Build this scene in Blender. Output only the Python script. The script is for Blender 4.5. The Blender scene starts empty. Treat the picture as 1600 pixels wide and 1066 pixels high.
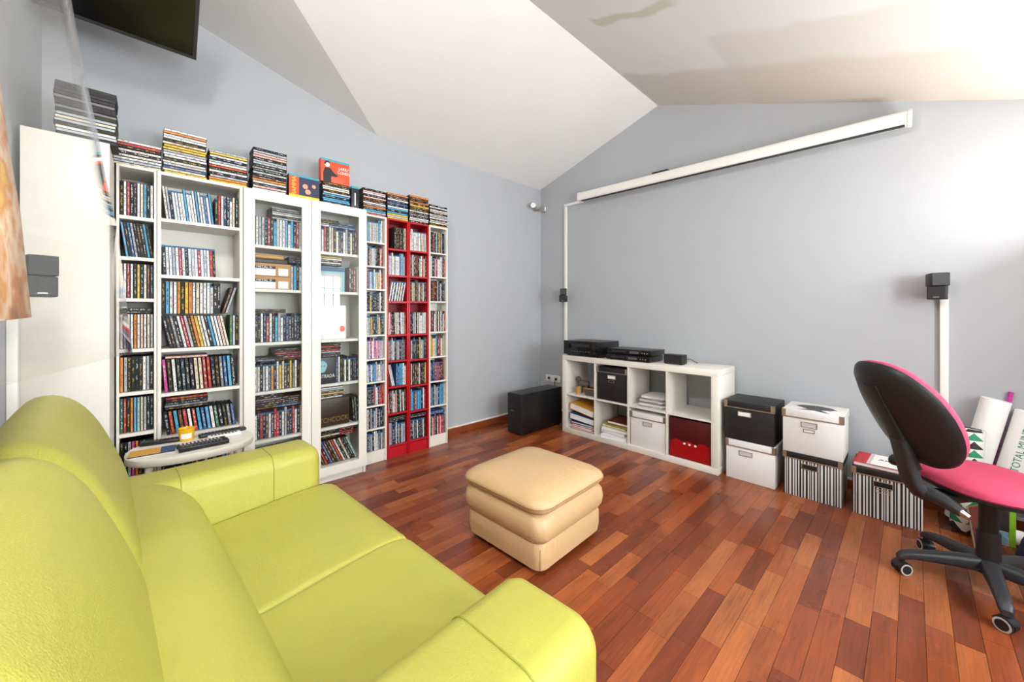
import bpy, bmesh, math, random
from mathutils import Matrix, Vector
R = math.radians
SC = bpy.context.scene
COL = SC.collection
random.seed(7)

# ------------------------------------------------------------------ camera, world, light, exposure
F_PX, V0, YAW = 591.78, 489.38, 0.812
CAM = Vector((3.197, -3.5292, 1.2228))
cam = bpy.data.cameras.new('camera')
cam.sensor_width = 36.0
cam.lens = F_PX / 1600 * 36
cam.shift_y = -(533 - V0) / 1600
cam.clip_start = 0.02
cam_o = bpy.data.objects.new('camera', cam)
COL.objects.link(cam_o)
cam_o.location = CAM
cam_o.rotation_euler = (math.pi / 2, 0, YAW)
SC.camera = cam_o

W = bpy.data.worlds.new('sky')
SC.world = W
W.use_nodes = True
W.node_tree.nodes['Background'].inputs[0].default_value = (0.86, 0.93, 1.0, 1)
W.node_tree.nodes['Background'].inputs[1].default_value = 14.0

def area(name, loc, target, sx, sy, power, color):
    l = bpy.data.lights.new(name, 'AREA')
    l.shape = 'RECTANGLE'; l.size = sx; l.size_y = sy; l.energy = power; l.color = color
    o = bpy.data.objects.new(name, l); COL.objects.link(o)
    o.location = loc
    o.rotation_euler = (Vector(target) - Vector(loc)).to_track_quat('-Z', 'Y').to_euler()
    return o
# daylight at the right wall's windows (wide one added), lamp over the sofa, added fill
area('daylight_small_window', (4.66, -1.36, 1.38), (0, -1.36, 1.25), 0.66, 1.16, 105, (0.95, 0.98, 1.0))
area('added_daylight_fill', (4.66, -2.95, 1.45), (0, -2.75, 1.35), 1.1, 1.3, 120, (0.95, 0.98, 1.0))  # added source at an invented window, for more daylight
area('ceiling_lamp_light', (2.3, -3.72, 2.80), (1.5, -1.4, 1.0), 0.35, 0.35, 50, (1.0, 0.965, 0.91))
area('added_ceiling_fill', (4.10, -0.52, 1.55), (3.15, -1.35, 3.0), 0.60, 0.40, 46, (1.0, 0.98, 0.95))  # added lamp without a fixture, brightens the right ceiling slope
SC.view_settings.view_transform = 'Standard'
SC.view_settings.look = 'None'
SC.view_settings.gamma = 1.0
SC.view_settings.use_curve_mapping = False
SC.view_settings.exposure = -0.48

# ------------------------------------------------------------------ materials
def lin(c):
    if isinstance(c, str):
        c = tuple(int(c[i:i + 2], 16) / 255 for i in (0, 2, 4))
    return tuple((x / 12.92 if x <= 0.04045 else ((x + 0.055) / 1.055) ** 2.4) for x in c[:3])

class N:
    def __init__(s, name):
        s.m = bpy.data.materials.new(name); s.m.use_nodes = True
        s.t = s.m.node_tree; s.b = s.t.nodes['Principled BSDF']; s.out = s.t.nodes['Material Output']
    def n(s, typ, **kw):
        x = s.t.nodes.new(typ)
        for k, v in kw.items(): setattr(x, k, v)
        return x
    def l(s, a, b): s.t.links.new(a, b)
    def math(s, op, a, b=None, clamp=False):
        x = s.n('ShaderNodeMath', operation=op, use_clamp=clamp)
        for i, v in enumerate((a, b)):
            if v is None: continue
            if isinstance(v, (int, float)): x.inputs[i].default_value = v
            else: s.l(v, x.inputs[i])
        return x.outputs[0]
    def mix(s, f, a, b):
        x = s.n('ShaderNodeMix', data_type='RGBA')
        for i, v in ((0, f), (6, a), (7, b)):
            if isinstance(v, (int, float)): x.inputs[i].default_value = v
            elif isinstance(v, tuple): x.inputs[i].default_value = (*v[:3], 1)
            else: s.l(v, x.inputs[i])
        return x.outputs[2]
    def noise(s, scale, detail=3, vec=None, rough=0.5, dim='3D'):
        x = s.n('ShaderNodeTexNoise', noise_dimensions=dim)
        x.inputs['Scale'].default_value = scale; x.inputs['Detail'].default_value = detail
        x.inputs['Roughness'].default_value = rough
        if vec is not None: s.l(vec, x.inputs['Vector'])
        return x.outputs['Fac']
    def coord(s, which='Object'): return s.n('ShaderNodeTexCoord').outputs[which]
    def mapping(s, vec, scale=(1, 1, 1), rot=(0, 0, 0)):
        x = s.n('ShaderNodeMapping'); s.l(vec, x.inputs[0])
        x.inputs['Scale'].default_value = scale; x.inputs['Rotation'].default_value = rot
        return x.outputs[0]
    def ramp(s, fac, stops, interp='LINEAR'):
        x = s.n('ShaderNodeValToRGB'); x.color_ramp.interpolation = interp
        e = x.color_ramp.elements
        while len(e) < len(stops): e.new(0.5)
        for i, (p, c) in enumerate(stops):
            e[i].position = p; e[i].color = (*c[:3], 1)
        s.l(fac, x.inputs[0]); return x.outputs[0]
    def bump(s, h, strength=0.2, dist=0.01):
        x = s.n('ShaderNodeBump'); x.inputs['Strength'].default_value = strength; x.inputs['Distance'].default_value = dist
        s.l(h, x.inputs['Height']); s.l(x.outputs[0], s.b.inputs['Normal'])

MATS = {}
def mat(name, color, rough=0.5, metal=0.0, spec=0.5, var=0.0, vscale=8, bump=0.0, bscale=60, bdist=0.002, coat=0.0):
    if name in MATS: return MATS[name]
    k = N(name); c = lin(color)
    k.b.inputs['Roughness'].default_value = rough; k.b.inputs['Metallic'].default_value = metal
    k.b.inputs['Specular IOR Level'].default_value = spec
    k.b.inputs['Coat Weight'].default_value = coat
    k.b.inputs['Base Color'].default_value = (*c, 1)
    oc = k.coord() if (var or bump) else None
    if var:
        f = k.noise(vscale, 4, oc)
        k.l(k.mix(f, tuple(x * (1 - var) for x in c), tuple(min(1, x * (1 + var)) for x in c)), k.b.inputs['Base Color'])
    if bump: k.bump(k.noise(bscale, 4, oc), bump, bdist)
    MATS[name] = k.m
    return k.m

mat('wall_paint', 'adb0b4', 0.75, var=0.03, vscale=5, bump=0.25, bscale=160)
mat('wall_white', 'd8d8d6', 0.8, var=0.03)
mat('melamine', 'e2ded4', 0.38, var=0.015, vscale=6)
mat('melamine_dark', 'b9b5aa', 0.5, var=0.02)
mat('red_lacquer', 'b3101f', 0.32, var=0.05)
mat('red_back', '7c0c16', 0.5)
mat('white_plastic', 'e9e7e0', 0.35)
mat('white_paper', 'eeeeec', 0.6, var=0.02)
mat('grey_paper', 'c6c4c2', 0.7, var=0.06)
mat('black_plastic', '1b1b1d', 0.42, bump=0.15, bscale=300, bdist=0.0006)
mat('dark_grey_plastic', '2b2b2e', 0.45, var=0.05)
mat('grey_plastic', '55565a', 0.45)
mat('black_gloss', '0b0b0d', 0.12)
mat('black_satin', '141416', 0.3)
mat('black_card', '1a1a1b', 0.55, bump=0.1, bscale=200)
mat('chrome', 'c8c8c8', 0.2, metal=1.0)
mat('steel', 'c4bfb4', 0.38, metal=1.0)
mat('pink_fabric', 'bd3d5c', 0.85, var=0.12, vscale=220, bump=0.5, bscale=500, bdist=0.001)
mat('wood_base', '8a431f', 0.4, var=0.25, vscale=6)
mat('cardboard', 'b98a5c', 0.75, var=0.06, vscale=12)
mat('orange', 'd98420', 0.5)
mat('binder_orange', 'dba23c', 0.5); mat('binder_blue', '33527c', 0.45); mat('binder_red', 'b8202c', 0.45)
mat('binder_brown', '6d2a22', 0.5); mat('binder_yellow', 'b3a12f', 0.5); mat('navy', '1b2a4b', 0.6, var=0.2)
mat('yellow_cup', 'e8b112', 0.35); mat('cork', 'b98a55', 0.8, var=0.15, vscale=80)
mat('green_print', '1f8a5c', 0.5); mat('lime_print', '8cc32a', 0.45); mat('magenta', 'c83fa0', 0.4)
mat('red_print', 'e2502c', 0.4); mat('teal_print', '2f9fb5', 0.4); mat('yellow_print', 'f0c528', 0.4)
mat('skin_print', 'e39a75', 0.5); mat('navy_print', '2c3350', 0.4); mat('cover_dark', '2a2c33', 0.4); mat('brown_print', '2b1d14', 0.4)
mat('gold_print', '8a6a2c', 0.4); mat('pale_blue_print', '86b8c9', 0.45); mat('rubber_grey', 'b8b6ae', 0.6)
mat('red_acrylic', 'a00812', 0.15, coat=0.4)
mat('dark_red', '4a0408', 0.4); mat('grey_cloth', '8d8d8f', 0.9, var=0.1, vscale=40)
mat('silhouette', '4a4a4c', 0.55)

def leather(name, c, bs, rd):
    k = N(name); c = lin(c); oc = k.coord()
    f = k.noise(5, 4, oc)
    k.l(k.mix(f, tuple(x * 0.90 for x in c), tuple(min(1, x * 1.08) for x in c)), k.b.inputs['Base Color'])
    k.b.inputs['Roughness'].default_value = 0.42
    v = k.n('ShaderNodeTexVoronoi'); v.inputs['Scale'].default_value = 330; k.l(oc, v.inputs['Vector'])
    warp = k.noise(9, 4, k.mapping(oc, (1.0, 3.2, 1.0), (0, 0, 0.5)), 0.55)
    h = k.math('ADD', k.math('MULTIPLY', v.outputs['Distance'], 0.10), k.math('MULTIPLY', warp, bs))
    rn = k.noise(6.0, 3, k.mapping(oc, (1.0, 1.9, 1.0), (0, 0, 0.9)), 0.6)
    ridge = k.math('POWER', k.math('SUBTRACT', 1.0, k.math('ABSOLUTE', k.math('MULTIPLY', k.math('SUBTRACT', rn, 0.5), 4.0)), True), 6.0)
    area_ = k.math('MULTIPLY', k.math('SUBTRACT', k.noise(2.6, 2, oc), 0.42, True), 4.0, True)
    h = k.math('SUBTRACT', h, k.math('MULTIPLY', k.math('MULTIPLY', ridge, area_), rd))
    k.bump(h, 0.55, 0.012)
    MATS[name] = k.m
leather('lime_leather', 'b1ac4a', 0.45, 0.02)
leather('lime_leather_creased', 'b1ac4a', 0.55, 0.22)
leather('tan_leather', 'cdaa7e', 0.7, 0.08)
mat('lime_seam', '9a9a35', 0.6); mat('tan_seam', '9a7748', 0.6)

def ceiling_mat():
    k = N('ceiling_paint'); oc = k.coord(); sp = k.n('ShaderNodeSeparateXYZ'); k.l(oc, sp.inputs[0])
    w = k.noise(3, 3, oc)
    base = k.mix(k.noise(2, 3, oc), lin('e0dfdd'), lin('e9e8e6'))
    # old water stains on the right slope: a beige band by the back wall, one tongue along it, a pale green smear
    x, y = sp.outputs[0], k.math('ADD', sp.outputs[1], k.math('MULTIPLY', k.math('SUBTRACT', w, 0.5), 0.25))
    def sm(v, a, b):
        m = k.n('ShaderNodeMapRange', interpolation_type='SMOOTHSTEP')
        m.inputs[1].default_value = a; m.inputs[2].default_value = b; k.l(v, m.inputs[0]); return m.outputs[0]
    right = sm(x, 1.50, 1.56)
    band = k.math('MULTIPLY', right, sm(y, -0.72, -0.62))
    tongue = k.math('MULTIPLY', sm(x, 2.30, 2.36), k.math('MULTIPLY', sm(y, -1.12, -1.05), k.math('SUBTRACT', 1.0, sm(x, 4.0, 4.3))))
    smear = k.math('MULTIPLY', k.math('MULTIPLY', sm(x, 1.74, 1.78), k.math('SUBTRACT', 1.0, sm(x, 2.25, 2.35))),
                   k.math('MULTIPLY', sm(y, -1.50, -1.46), k.math('SUBTRACT', 1.0, sm(y, -1.42, -1.38))))
    base = k.mix(k.math('MULTIPLY', band, 0.55), base, lin('c9baa8'))
    base = k.mix(k.math('MULTIPLY', tongue, 0.4), base, lin('d0c4b4'))
    base = k.mix(k.math('MULTIPLY', smear, 0.6), base, lin('b9bba0'))
    k.l(base, k.b.inputs['Base Color']); k.b.inputs['Roughness'].default_value = 0.85
    k.bump(k.noise(60, 4, oc), 0.15, 0.003)
    MATS['ceiling_paint'] = k.m
ceiling_mat()

def floor_mat():
    k = N('plank_wood')
    a = k.n('ShaderNodeAttribute', attribute_name='Col').outputs['Color']
    oc = k.n('ShaderNodeNewGeometry').outputs['Position']
    g = k.noise(1.0, 6, k.mapping(oc, (120, 6.0, 1)), 0.7)
    g2 = k.noise(1.0, 3, k.mapping(oc, (14, 2.0, 1)), 0.5)
    f = k.math('ADD', k.math('MULTIPLY', g, 0.75), k.math('MULTIPLY', g2, 0.55))
    mul = k.ramp(f, [(0.38, (0.45, 0.38, 0.34)), (0.60, (1.0, 1.0, 1.0)), (0.84, (1.5, 1.45, 1.35))])
    x = k.n('ShaderNodeMix', data_type='RGBA', blend_type='MULTIPLY'); x.inputs[0].default_value = 1.0
    k.l(a, x.inputs[6]); k.l(mul, x.inputs[7]); k.l(x.outputs[2], k.b.inputs['Base Color'])
    r = k.noise(2.2, 4, oc)
    k.l(k.math('ADD', k.math('MULTIPLY', r, 0.24), 0.17), k.b.inputs['Roughness'])
    k.bump(g, 0.06, 0.002)
    MATS['plank_wood'] = k.m
floor_mat()
mat('joint_dark', '2a120a', 0.7)

def case_mat():
    k = N('case_print')
    base = k.n('ShaderNodeAttribute', attribute_name='Col').outputs['Color']
    txt = k.n('ShaderNodeAttribute', attribute_name='Txt').outputs['Color']
    uv = k.n('ShaderNodeUVMap', uv_map='UVMap').outputs[0]
    sp = k.n('ShaderNodeSeparateXYZ'); k.l(uv, sp.inputs[0])
    u, v = sp.outputs[0], sp.outputs[1]
    fv = k.math('FRACT', v)
    n1 = k.noise(1.0, 1, k.mapping(uv, (2.4, 46, 1)), 0.5, '2D')
    n2 = k.noise(1.0, 1, k.mapping(uv, (0.2, 5.5, 1)), 0.5, '2D')
    g = k.math('MULTIPLY', k.math('GREATER_THAN', n1, 0.53), k.math('GREATER_THAN', n2, 0.49))
    g = k.math('MULTIPLY', g, k.math('LESS_THAN', k.math('ABSOLUTE', k.math('SUBTRACT', u, 0.5)), 0.25))
    g = k.math('MULTIPLY', g, k.math('LESS_THAN', k.math('ABSOLUTE', k.math('SUBTRACT', fv, 0.52)), 0.40))
    # picture block somewhere on the spine
    n3 = k.noise(1.0, 2, k.mapping(uv, (1.2, 9, 1)), 0.5, '2D')
    pic = k.math('MULTIPLY', k.math('GREATER_THAN', n3, 0.66), 0.45)
    c = k.mix(pic, base, txt)
    k.l(k.mix(g, c, txt), k.b.inputs['Base Color'])
    k.b.inputs['Roughness'].default_value = 0.5; k.b.inputs['Specular IOR Level'].default_value = 0.3
    MATS['case_print'] = k.m
case_mat()

def stripes_mat():
    k = N('striped_card'); sp = k.n('ShaderNodeSeparateXYZ'); k.l(k.coord(), sp.inputs[0])
    s = k.math('ADD', sp.outputs[0], sp.outputs[1])
    n = k.n('ShaderNodeTexNoise', noise_dimensions='1D'); n.inputs['Scale'].default_value = 30; n.inputs['Detail'].default_value = 1
    k.l(s, n.inputs['W'])
    ph = k.math('ADD', k.math('MULTIPLY', s, 66.0), k.math('MULTIPLY', n.outputs['Fac'], 1.6))
    f = k.math('GREATER_THAN', k.math('FRACT', ph), 0.52)
    k.l(k.mix(f, lin('1a1b1e'), lin('e6e6e4')), k.b.inputs['Base Color']); k.b.inputs['Roughness'].default_value = 0.5
    MATS['striped_card'] = k.m
stripes_mat()

def glass_mat(name, tint, rough, haze=0.0, ior=1.5):
    k = N(name); t = k.t; t.nodes.remove(k.b)
    tr = k.n('ShaderNodeBsdfTransparent'); tr.inputs[0].default_value = (*tint, 1)
    gl = k.n('ShaderNodeBsdfGlossy'); gl.inputs['Roughness'].default_value = rough
    lw = k.n('ShaderNodeLayerWeight'); lw.inputs[0].default_value = 0.5
    f0 = ((ior - 1) / (ior + 1)) ** 2
    fr = k.math('ADD', k.math('MULTIPLY', k.math('POWER', lw.outputs['Facing'], 5.0), 1 - f0), f0)
    m = k.n('ShaderNodeMixShader'); k.l(fr, m.inputs[0])
    if haze:
        df = k.n('ShaderNodeBsdfDiffuse'); df.inputs[0].default_value = (0.85, 0.85, 0.83, 1)
        m2 = k.n('ShaderNodeMixShader'); m2.inputs[0].default_value = haze
        k.l(tr.outputs[0], m2.inputs[1]); k.l(df.outputs[0], m2.inputs[2]); k.l(m2.outputs[0], m.inputs[1])
    else: k.l(tr.outputs[0], m.inputs[1])
    k.l(gl.outputs[0], m.inputs[2]); k.l(m.outputs[0], k.out.inputs[0])
    MATS[name] = k.m
glass_mat('clear_glass', (0.97, 0.985, 0.98), 0.0)
glass_mat('window_glass', (0.98, 0.99, 0.99), 0.0)
glass_mat('clear_film', (0.97, 0.97, 0.96), 0.02, haze=0.025, ior=1.5)

def poster_mat():
    k = N('poster_print'); uv = k.coord('Object')
    n = k.noise(14, 4, k.mapping(uv, (1.6, 1.6, 0.35)), 0.6)
    c = k.ramp(n, [(0.30, lin('7c5548')), (0.42, lin('d98f55')), (0.50, lin('f3d9bd')), (0.58, lin('d9924a')), (0.66, lin('ecc45c')), (0.78, lin('9a9088'))])
    k.l(c, k.b.inputs['Base Color']); k.b.inputs['Roughness'].default_value = 0.5
    MATS['poster_print'] = k.m
poster_mat()

def ply_mat():
    k = N('pale_plywood'); oc = k.coord()
    w = k.n('ShaderNodeTexWave', wave_type='BANDS', bands_direction='Z'); w.inputs['Scale'].default_value = 60
    w.inputs['Distortion'].default_value = 3.0; w.inputs['Detail'].default_value = 1; k.l(k.mapping(oc, (0.25, 0.25, 1.6)), w.inputs['Vector'])
    k.l(k.mix(w.outputs['Fac'], lin('cdc4b5'), lin('efeae0')), k.b.inputs['Base Color']); k.b.inputs['Roughness'].default_value = 0.5
    MATS['pale_plywood'] = k.m
ply_mat()

# ------------------------------------------------------------------ mesh helpers
def obj(name, verts, faces, m, parent=None, fm=None, smooth=False, loc=None):
    me = bpy.data.meshes.new(name)
    me.from_pydata([tuple(v) for v in verts], [], faces)
    ms = m if isinstance(m, (list, tuple)) else [m]
    for x in ms: me.materials.append(MATS[x])
    if fm: me.polygons.foreach_set('material_index', fm)
    if smooth: me.polygons.foreach_set('use_smooth', [True] * len(me.polygons))
    me.update()
    o = bpy.data.objects.new(name, me); COL.objects.link(o)
    if parent: o.parent = parent
    if loc: o.location = loc
    return o

def tag(o, label=None, cat=None, group=None, kind=None):
    if label: o['label'] = label
    if cat: o['category'] = cat
    if group: o['group'] = group
    if kind: o['kind'] = kind
    return o

def thing(name, label, cat, loc=(0, 0, 0), rz=0.0, group=None):
    o = bpy.data.objects.new(name, None); COL.objects.link(o)
    o.location = loc; o.rotation_euler = (0, 0, rz); o.empty_display_size = 0.1
    return tag(o, label, cat, group)

BOXF = [(0, 3, 2, 1), (4, 5, 6, 7), (0, 1, 5, 4), (1, 2, 6, 5), (2, 3, 7, 6), (3, 0, 4, 7)]
class MB:
    def __init__(s): s.v = []; s.f = []; s.m = []
    def add(s, v, f, mi=0, M=None):
        b = len(s.v)
        s.v += [(M @ Vector(p)) if M is not None else Vector(p) for p in v]
        s.f += [tuple(b + i for i in q) for q in f]; s.m += [mi] * len(f)
        return s
    def box(s, x0, x1, y0, y1, z0, z1, mi=0, M=None):
        return s.add([(x0, y0, z0), (x1, y0, z0), (x1, y1, z0), (x0, y1, z0), (x0, y0, z1), (x1, y0, z1), (x1, y1, z1), (x0, y1, z1)], BOXF, mi, M)
    def rbox(s, x0, x1, y0, y1, z0, z1, r=0.005, seg=2, mi=0, M=None):
        bm = bmesh.new()
        vs = [bm.verts.new(p) for p in [(x0, y0, z0), (x1, y0, z0), (x1, y1, z0), (x0, y1, z0), (x0, y0, z1), (x1, y0, z1), (x1, y1, z1), (x0, y1, z1)]]
        for q in BOXF: bm.faces.new([vs[i] for i in q])
        bmesh.ops.bevel(bm, geom=bm.edges[:], offset=r, segments=seg, affect='EDGES', profile=0.5)
        bm.verts.index_update()
        s.add([v.co.copy() for v in bm.verts], [tuple(v.index for v in f.verts) for f in bm.faces], mi, M); bm.free()
        return s
    def cyl(s, p0, p1, r0, r1=None, n=16, mi=0, M=None, caps=True):
        r1 = r0 if r1 is None else r1
        p0, p1 = Vector(p0), Vector(p1); d = (p1 - p0).normalized()
        a = d.orthogonal().normalized(); b = d.cross(a)
        v = []
        for p, r in ((p0, r0), (p1, r1)):
            v += [p + (a * math.cos(2 * math.pi * i / n) + b * math.sin(2 * math.pi * i / n)) * r for i in range(n)]
        f = [(i, (i + 1) % n, n + (i + 1) % n, n + i) for i in range(n)]
        if caps: f += [tuple(range(n - 1, -1, -1)), tuple(range(n, 2 * n))]
        return s.add(v, f, mi, M)
    def tube(s, pts, r, n=10, mi=0, M=None):
        pts = [Vector(p) for p in pts]; v = []; f = []
        rs = r if isinstance(r, (list, tuple)) else [r] * len(pts)
        a = None
        for i, p in enumerate(pts):
            d = (pts[min(i + 1, len(pts) - 1)] - pts[max(i - 1, 0)]).normalized()
            a = d.orthogonal().normalized() if a is None else (a - d * a.dot(d)).normalized()
            b = d.cross(a)
            v += [p + (a * math.cos(2 * math.pi * j / n) + b * math.sin(2 * math.pi * j / n)) * rs[i] for j in range(n)]
        for i in range(len(pts) - 1):
            f += [(i * n + j, i * n + (j + 1) % n, (i + 1) * n + (j + 1) % n, (i + 1) * n + j) for j in range(n)]
        f += [tuple(range(n - 1, -1, -1)), tuple(range((len(pts) - 1) * n, len(pts) * n))]
        return s.add(v, f, mi, M)
    def rings(s, rings, mi=0, M=None, caps=True):
        n = len(rings[0]); v = [p for r in rings for p in r]; f = []
        for i in range(len(rings) - 1):
            f += [(i * n + j, i * n + (j + 1) % n, (i + 1) * n + (j + 1) % n, (i + 1) * n + j) for j in range(n)]
        if caps: f += [tuple(range(n - 1, -1, -1)), tuple(range((len(rings) - 1) * n, len(rings) * n))]
        return s.add(v, f, mi, M)
    def prism(s, poly, z0, z1, mi=0, M=None):
        return s.rings([[(x, y, z0) for x, y in poly], [(x, y, z1) for x, y in poly]], mi, M)
    def build(s, name, m, parent=None, smooth=False, loc=None):
        o = obj(name, s.v, s.f, m, parent, s.m if isinstance(m, (list, tuple)) else None, smooth, loc)
        if smooth:
            for p in o.data.polygons: p.use_smooth = True
            try: o.data.set_sharp_from_angle(angle=R(42))
            except Exception: pass
        return o

def box(name, x0, x1, y0, y1, z0, z1, m, parent=None, r=0.0, M=None):
    b = MB()
    if r: b.rbox(x0, x1, y0, y1, z0, z1, r, 2, 0, M)
    else: b.box(x0, x1, y0, y1, z0, z1, 0, M)
    return b.build(name, m, parent, smooth=bool(r))

def rrect(hx, hy, r, n=6, cx=0, cy=0):
    out = []
    for k, (sx, sy) in enumerate(((1, 1), (-1, 1), (-1, -1), (1, -1))):
        for i in range(n + 1):
            a = math.pi / 2 * (k + i / n)
            out.append((cx + sx * (hx - r) + r * math.cos(a), cy + sy * (hy - r) + r * math.sin(a)))
    return out

def text(name, s, size, M, m, parent, ext=0.0006, sx=1.0):
    c = bpy.data.curves.new(name, 'FONT'); c.body = s; c.size = size; c.extrude = ext; c.align_x = 'CENTER'; c.align_y = 'CENTER'
    t = bpy.data.objects.new(name + '_tmp', c); COL.objects.link(t)
    bpy.context.view_layer.update()
    me = bpy.data.meshes.new_from_object(t.evaluated_get(bpy.context.evaluated_depsgraph_get()))
    bpy.data.objects.remove(t); bpy.data.curves.remove(c)
    me.transform(M @ Matrix.Diagonal((sx, 1, 1, 1)))
    me.materials.clear(); me.materials.append(MATS[m])
    o = bpy.data.objects.new(name, me); COL.objects.link(o)
    if parent: o.parent = parent
    return o
def basis(o, x, y):
    x, y = Vector(x).normalized(), Vector(y).normalized(); z = x.cross(y)
    return Matrix(((x[0], y[0], z[0], o[0]), (x[1], y[1], z[1], o[1]), (x[2], y[2], z[2], o[2]), (0, 0, 0, 1)))

# ------------------------------------------------------------------ the room
XR, YB = 4.40, -3.96           # right wall, wall behind the sofa
RX, RZ, LZ = 1.517, 3.222, 2.767
SR = 0.381
def zr(x): return RZ - SR * (x - RX)
YV0 = -2.11; KV = 0.28; YV1 = YV0 - (RZ - LZ) / KV      # where the cross vault starts and meets the ridge

# floor: base slab with planks as parts, the rest as one part
fl = tag(obj('floor', *(lambda b: (b.v, b.f))(MB().box(-0.1, XR + 0.1, YB - 0.1, 0.1, -0.06, -0.0125)), 'joint_dark'), kind='structure')
fl['label'] = 'glossy reddish brown parquet floor of narrow strips'
planks = []
PW = 0.0735
wood = ['854322', '7d3c1e', '8d4a26', '70341b', '95522c', '803f20', '68301a', '894624', '9a5830', '783819', '6e331b', '8f4e2a']
x = 0.0; rng = random.Random(3)
while x < XR:
    y = YB - rng.uniform(0, 0.4)
    while y < 0:
        L = rng.choice((0.30, 0.36, 0.42, 0.48, 0.55, 0.62))
        y0, y1 = max(y, YB), min(y + L, 0.0)
        if y1 - y0 > 0.03: planks.append((x, min(x + PW, XR), y0, y1, rng.choice(wood), rng.uniform(0.97, 1.14)))
        y += L
    x += PW
def project(p):
    d = Vector(p) - CAM
    fw = Vector((-math.sin(YAW), math.cos(YAW), 0)); rt = Vector((math.cos(YAW), math.sin(YAW), 0))
    z = d.dot(fw)
    if z < 0.05: return None
    return 800 + F_PX * d.dot(rt) / z, V0 - F_PX * d.z / z, z
def plank_rank(p):
    cx, cy = (p[0] + p[1]) / 2, (p[2] + p[3]) / 2
    if 1.0 < cx < 2.75 and cy < -3.0: return 0
    if cx < 0.2 and cy < -1.5: return 0
    q = project((cx, cy, 0))
    if not q or not (-60 < q[0] < 1660 and q[1] < 1150): return 0
    return (p[3] - p[2]) / q[2] ** 3
planks.sort(key=plank_rank, reverse=True)
def plank_geo(P, rel=None):
    v, f, c = [], [], []
    for (x0, x1, y0, y1, h, k) in P:
        b = len(v); g = 0.0006
        z = 0.0
        v += [(x0 + g, y0 + g, -0.0125), (x1 - g, y0 + g, -0.0125), (x1 - g, y1 - g, -0.0125), (x0 + g, y1 - g, -0.0125),
              (x0 + g, y0 + g, z), (x1 - g, y0 + g, z), (x1 - g, y1 - g, z), (x0 + g, y1 - g, z)]
        f += [tuple(b + i for i in q) for q in BOXF]
        c += [tuple(min(1, t * k) for t in lin(h))] * 6
    return v, f, c
def set_col(o, name, cols):
    at = o.data.color_attributes.new(name, 'FLOAT_COLOR', 'CORNER')
    buf = []
    for p in o.data.polygons:
        buf += [*cols[p.index], 1.0] * p.loop_total
    at.data.foreach_set('color', buf)
for i, p in enumerate(planks[:300]):
    v, f, c = plank_geo([p]); o = obj('plank', v, f, 'plank_wood', fl); set_col(o, 'Col', c)
v, f, c = plank_geo(planks[300:]); o = obj('planks_beyond', v, f, 'plank_wood', fl); set_col(o, 'Col', c); o['kind'] = 'stuff'

def slab(poly, n, t):      # polygon extruded along n by t
    n = Vector(n) * t; k = len(poly)
    v = [Vector(p) for p in poly] + [Vector(p) + n for p in poly]
    f = [tuple(range(k)), tuple(range(2 * k - 1, k - 1, -1))] + [(i, k + i, k + (i + 1) % k, (i + 1) % k) for i in range(k)]
    return v, f
b = MB(); b.add(*slab([(0, 0.0, 0 - 0.06), (0, 0, LZ), (0, YV0, LZ), (0, YV1, RZ), (0, YB, RZ), (0, YB, -0.06)], (-1, 0, 0), 0.12))
tag(b.build('wall_left', 'wall_paint'), kind='structure')
b = MB(); b.add(*slab([(-0.12, 0, -0.06), (XR + 0.12, 0, -0.06), (XR + 0.12, 0, zr(XR)), (RX, 0, RZ), (0, 0, LZ), (-0.12, 0, LZ)], (0, 1, 0), 0.12))
tag(b.build('wall_back', 'wall_paint'), kind='structure')
b = MB(); b.add(*slab([(-0.12, YB, -0.06), (XR + 0.12, YB, -0.06), (XR + 0.12, YB, zr(XR)), (RX, YB, RZ), (-0.12, YB, RZ)], (0, -1, 0), 0.12))
tag(b.build('wall_rear', 'wall_paint'), kind='structure')
# right wall with two openings; the wide one is added to let in light
wins = [(-1.66, -1.06, 0.82, 1.90), (-3.45, -2.45, 0.85, 2.05)]
b = MB(); zt = zr(XR)
ys = [YB, wins[1][0], wins[1][1], wins[0][0], wins[0][1], 0]
for i in range(5):
    if i in (1, 3):
        w = wins[1] if i == 1 else wins[0]
        b.box(XR, XR + 0.2, ys[i], ys[i + 1], -0.06, w[2]); b.box(XR, XR + 0.2, ys[i], ys[i + 1], w[3], zt)
    else: b.box(XR, XR + 0.2, ys[i], ys[i + 1], -0.06, zt)
tag(b.build('wall_right', 'wall_white'), kind='structure')
for n, (y0, y1, z0, z1) in enumerate(wins, 1):  # the wide window is an invented daylight source
    wb = MB()
    for a in ((y0, y0 + 0.035, z0, z1), (y1 - 0.035, y1, z0, z1), (y0, y1, z0, z0 + 0.035), (y0, y1, z1 - 0.035, z1)):
        wb.box(XR + 0.06, XR + 0.10, *a)
    wo = tag(wb.build('window_%d' % n, 'white_plastic'), kind='structure')
    nb = 4 if n == 1 else 5
    for i in range(1, nb):
        yy = y0 + (y1 - y0) * i / nb
        box('glazing_bar', XR + 0.065, XR + 0.095, yy - 0.009, yy + 0.009, z0 + 0.035, z1 - 0.035, 'white_plastic', wo)
    for zz in (z0 + (z1 - z0) * 0.78,):
        box('glazing_bar', XR + 0.066, XR + 0.094, y0 + 0.035, y1 - 0.035, zz - 0.012, zz + 0.012, 'white_plastic', wo)
    box('pane', XR + 0.078, XR + 0.082, y0 + 0.03, y1 - 0.03, z0 + 0.03, z1 - 0.03, 'window_glass', wo)
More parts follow.
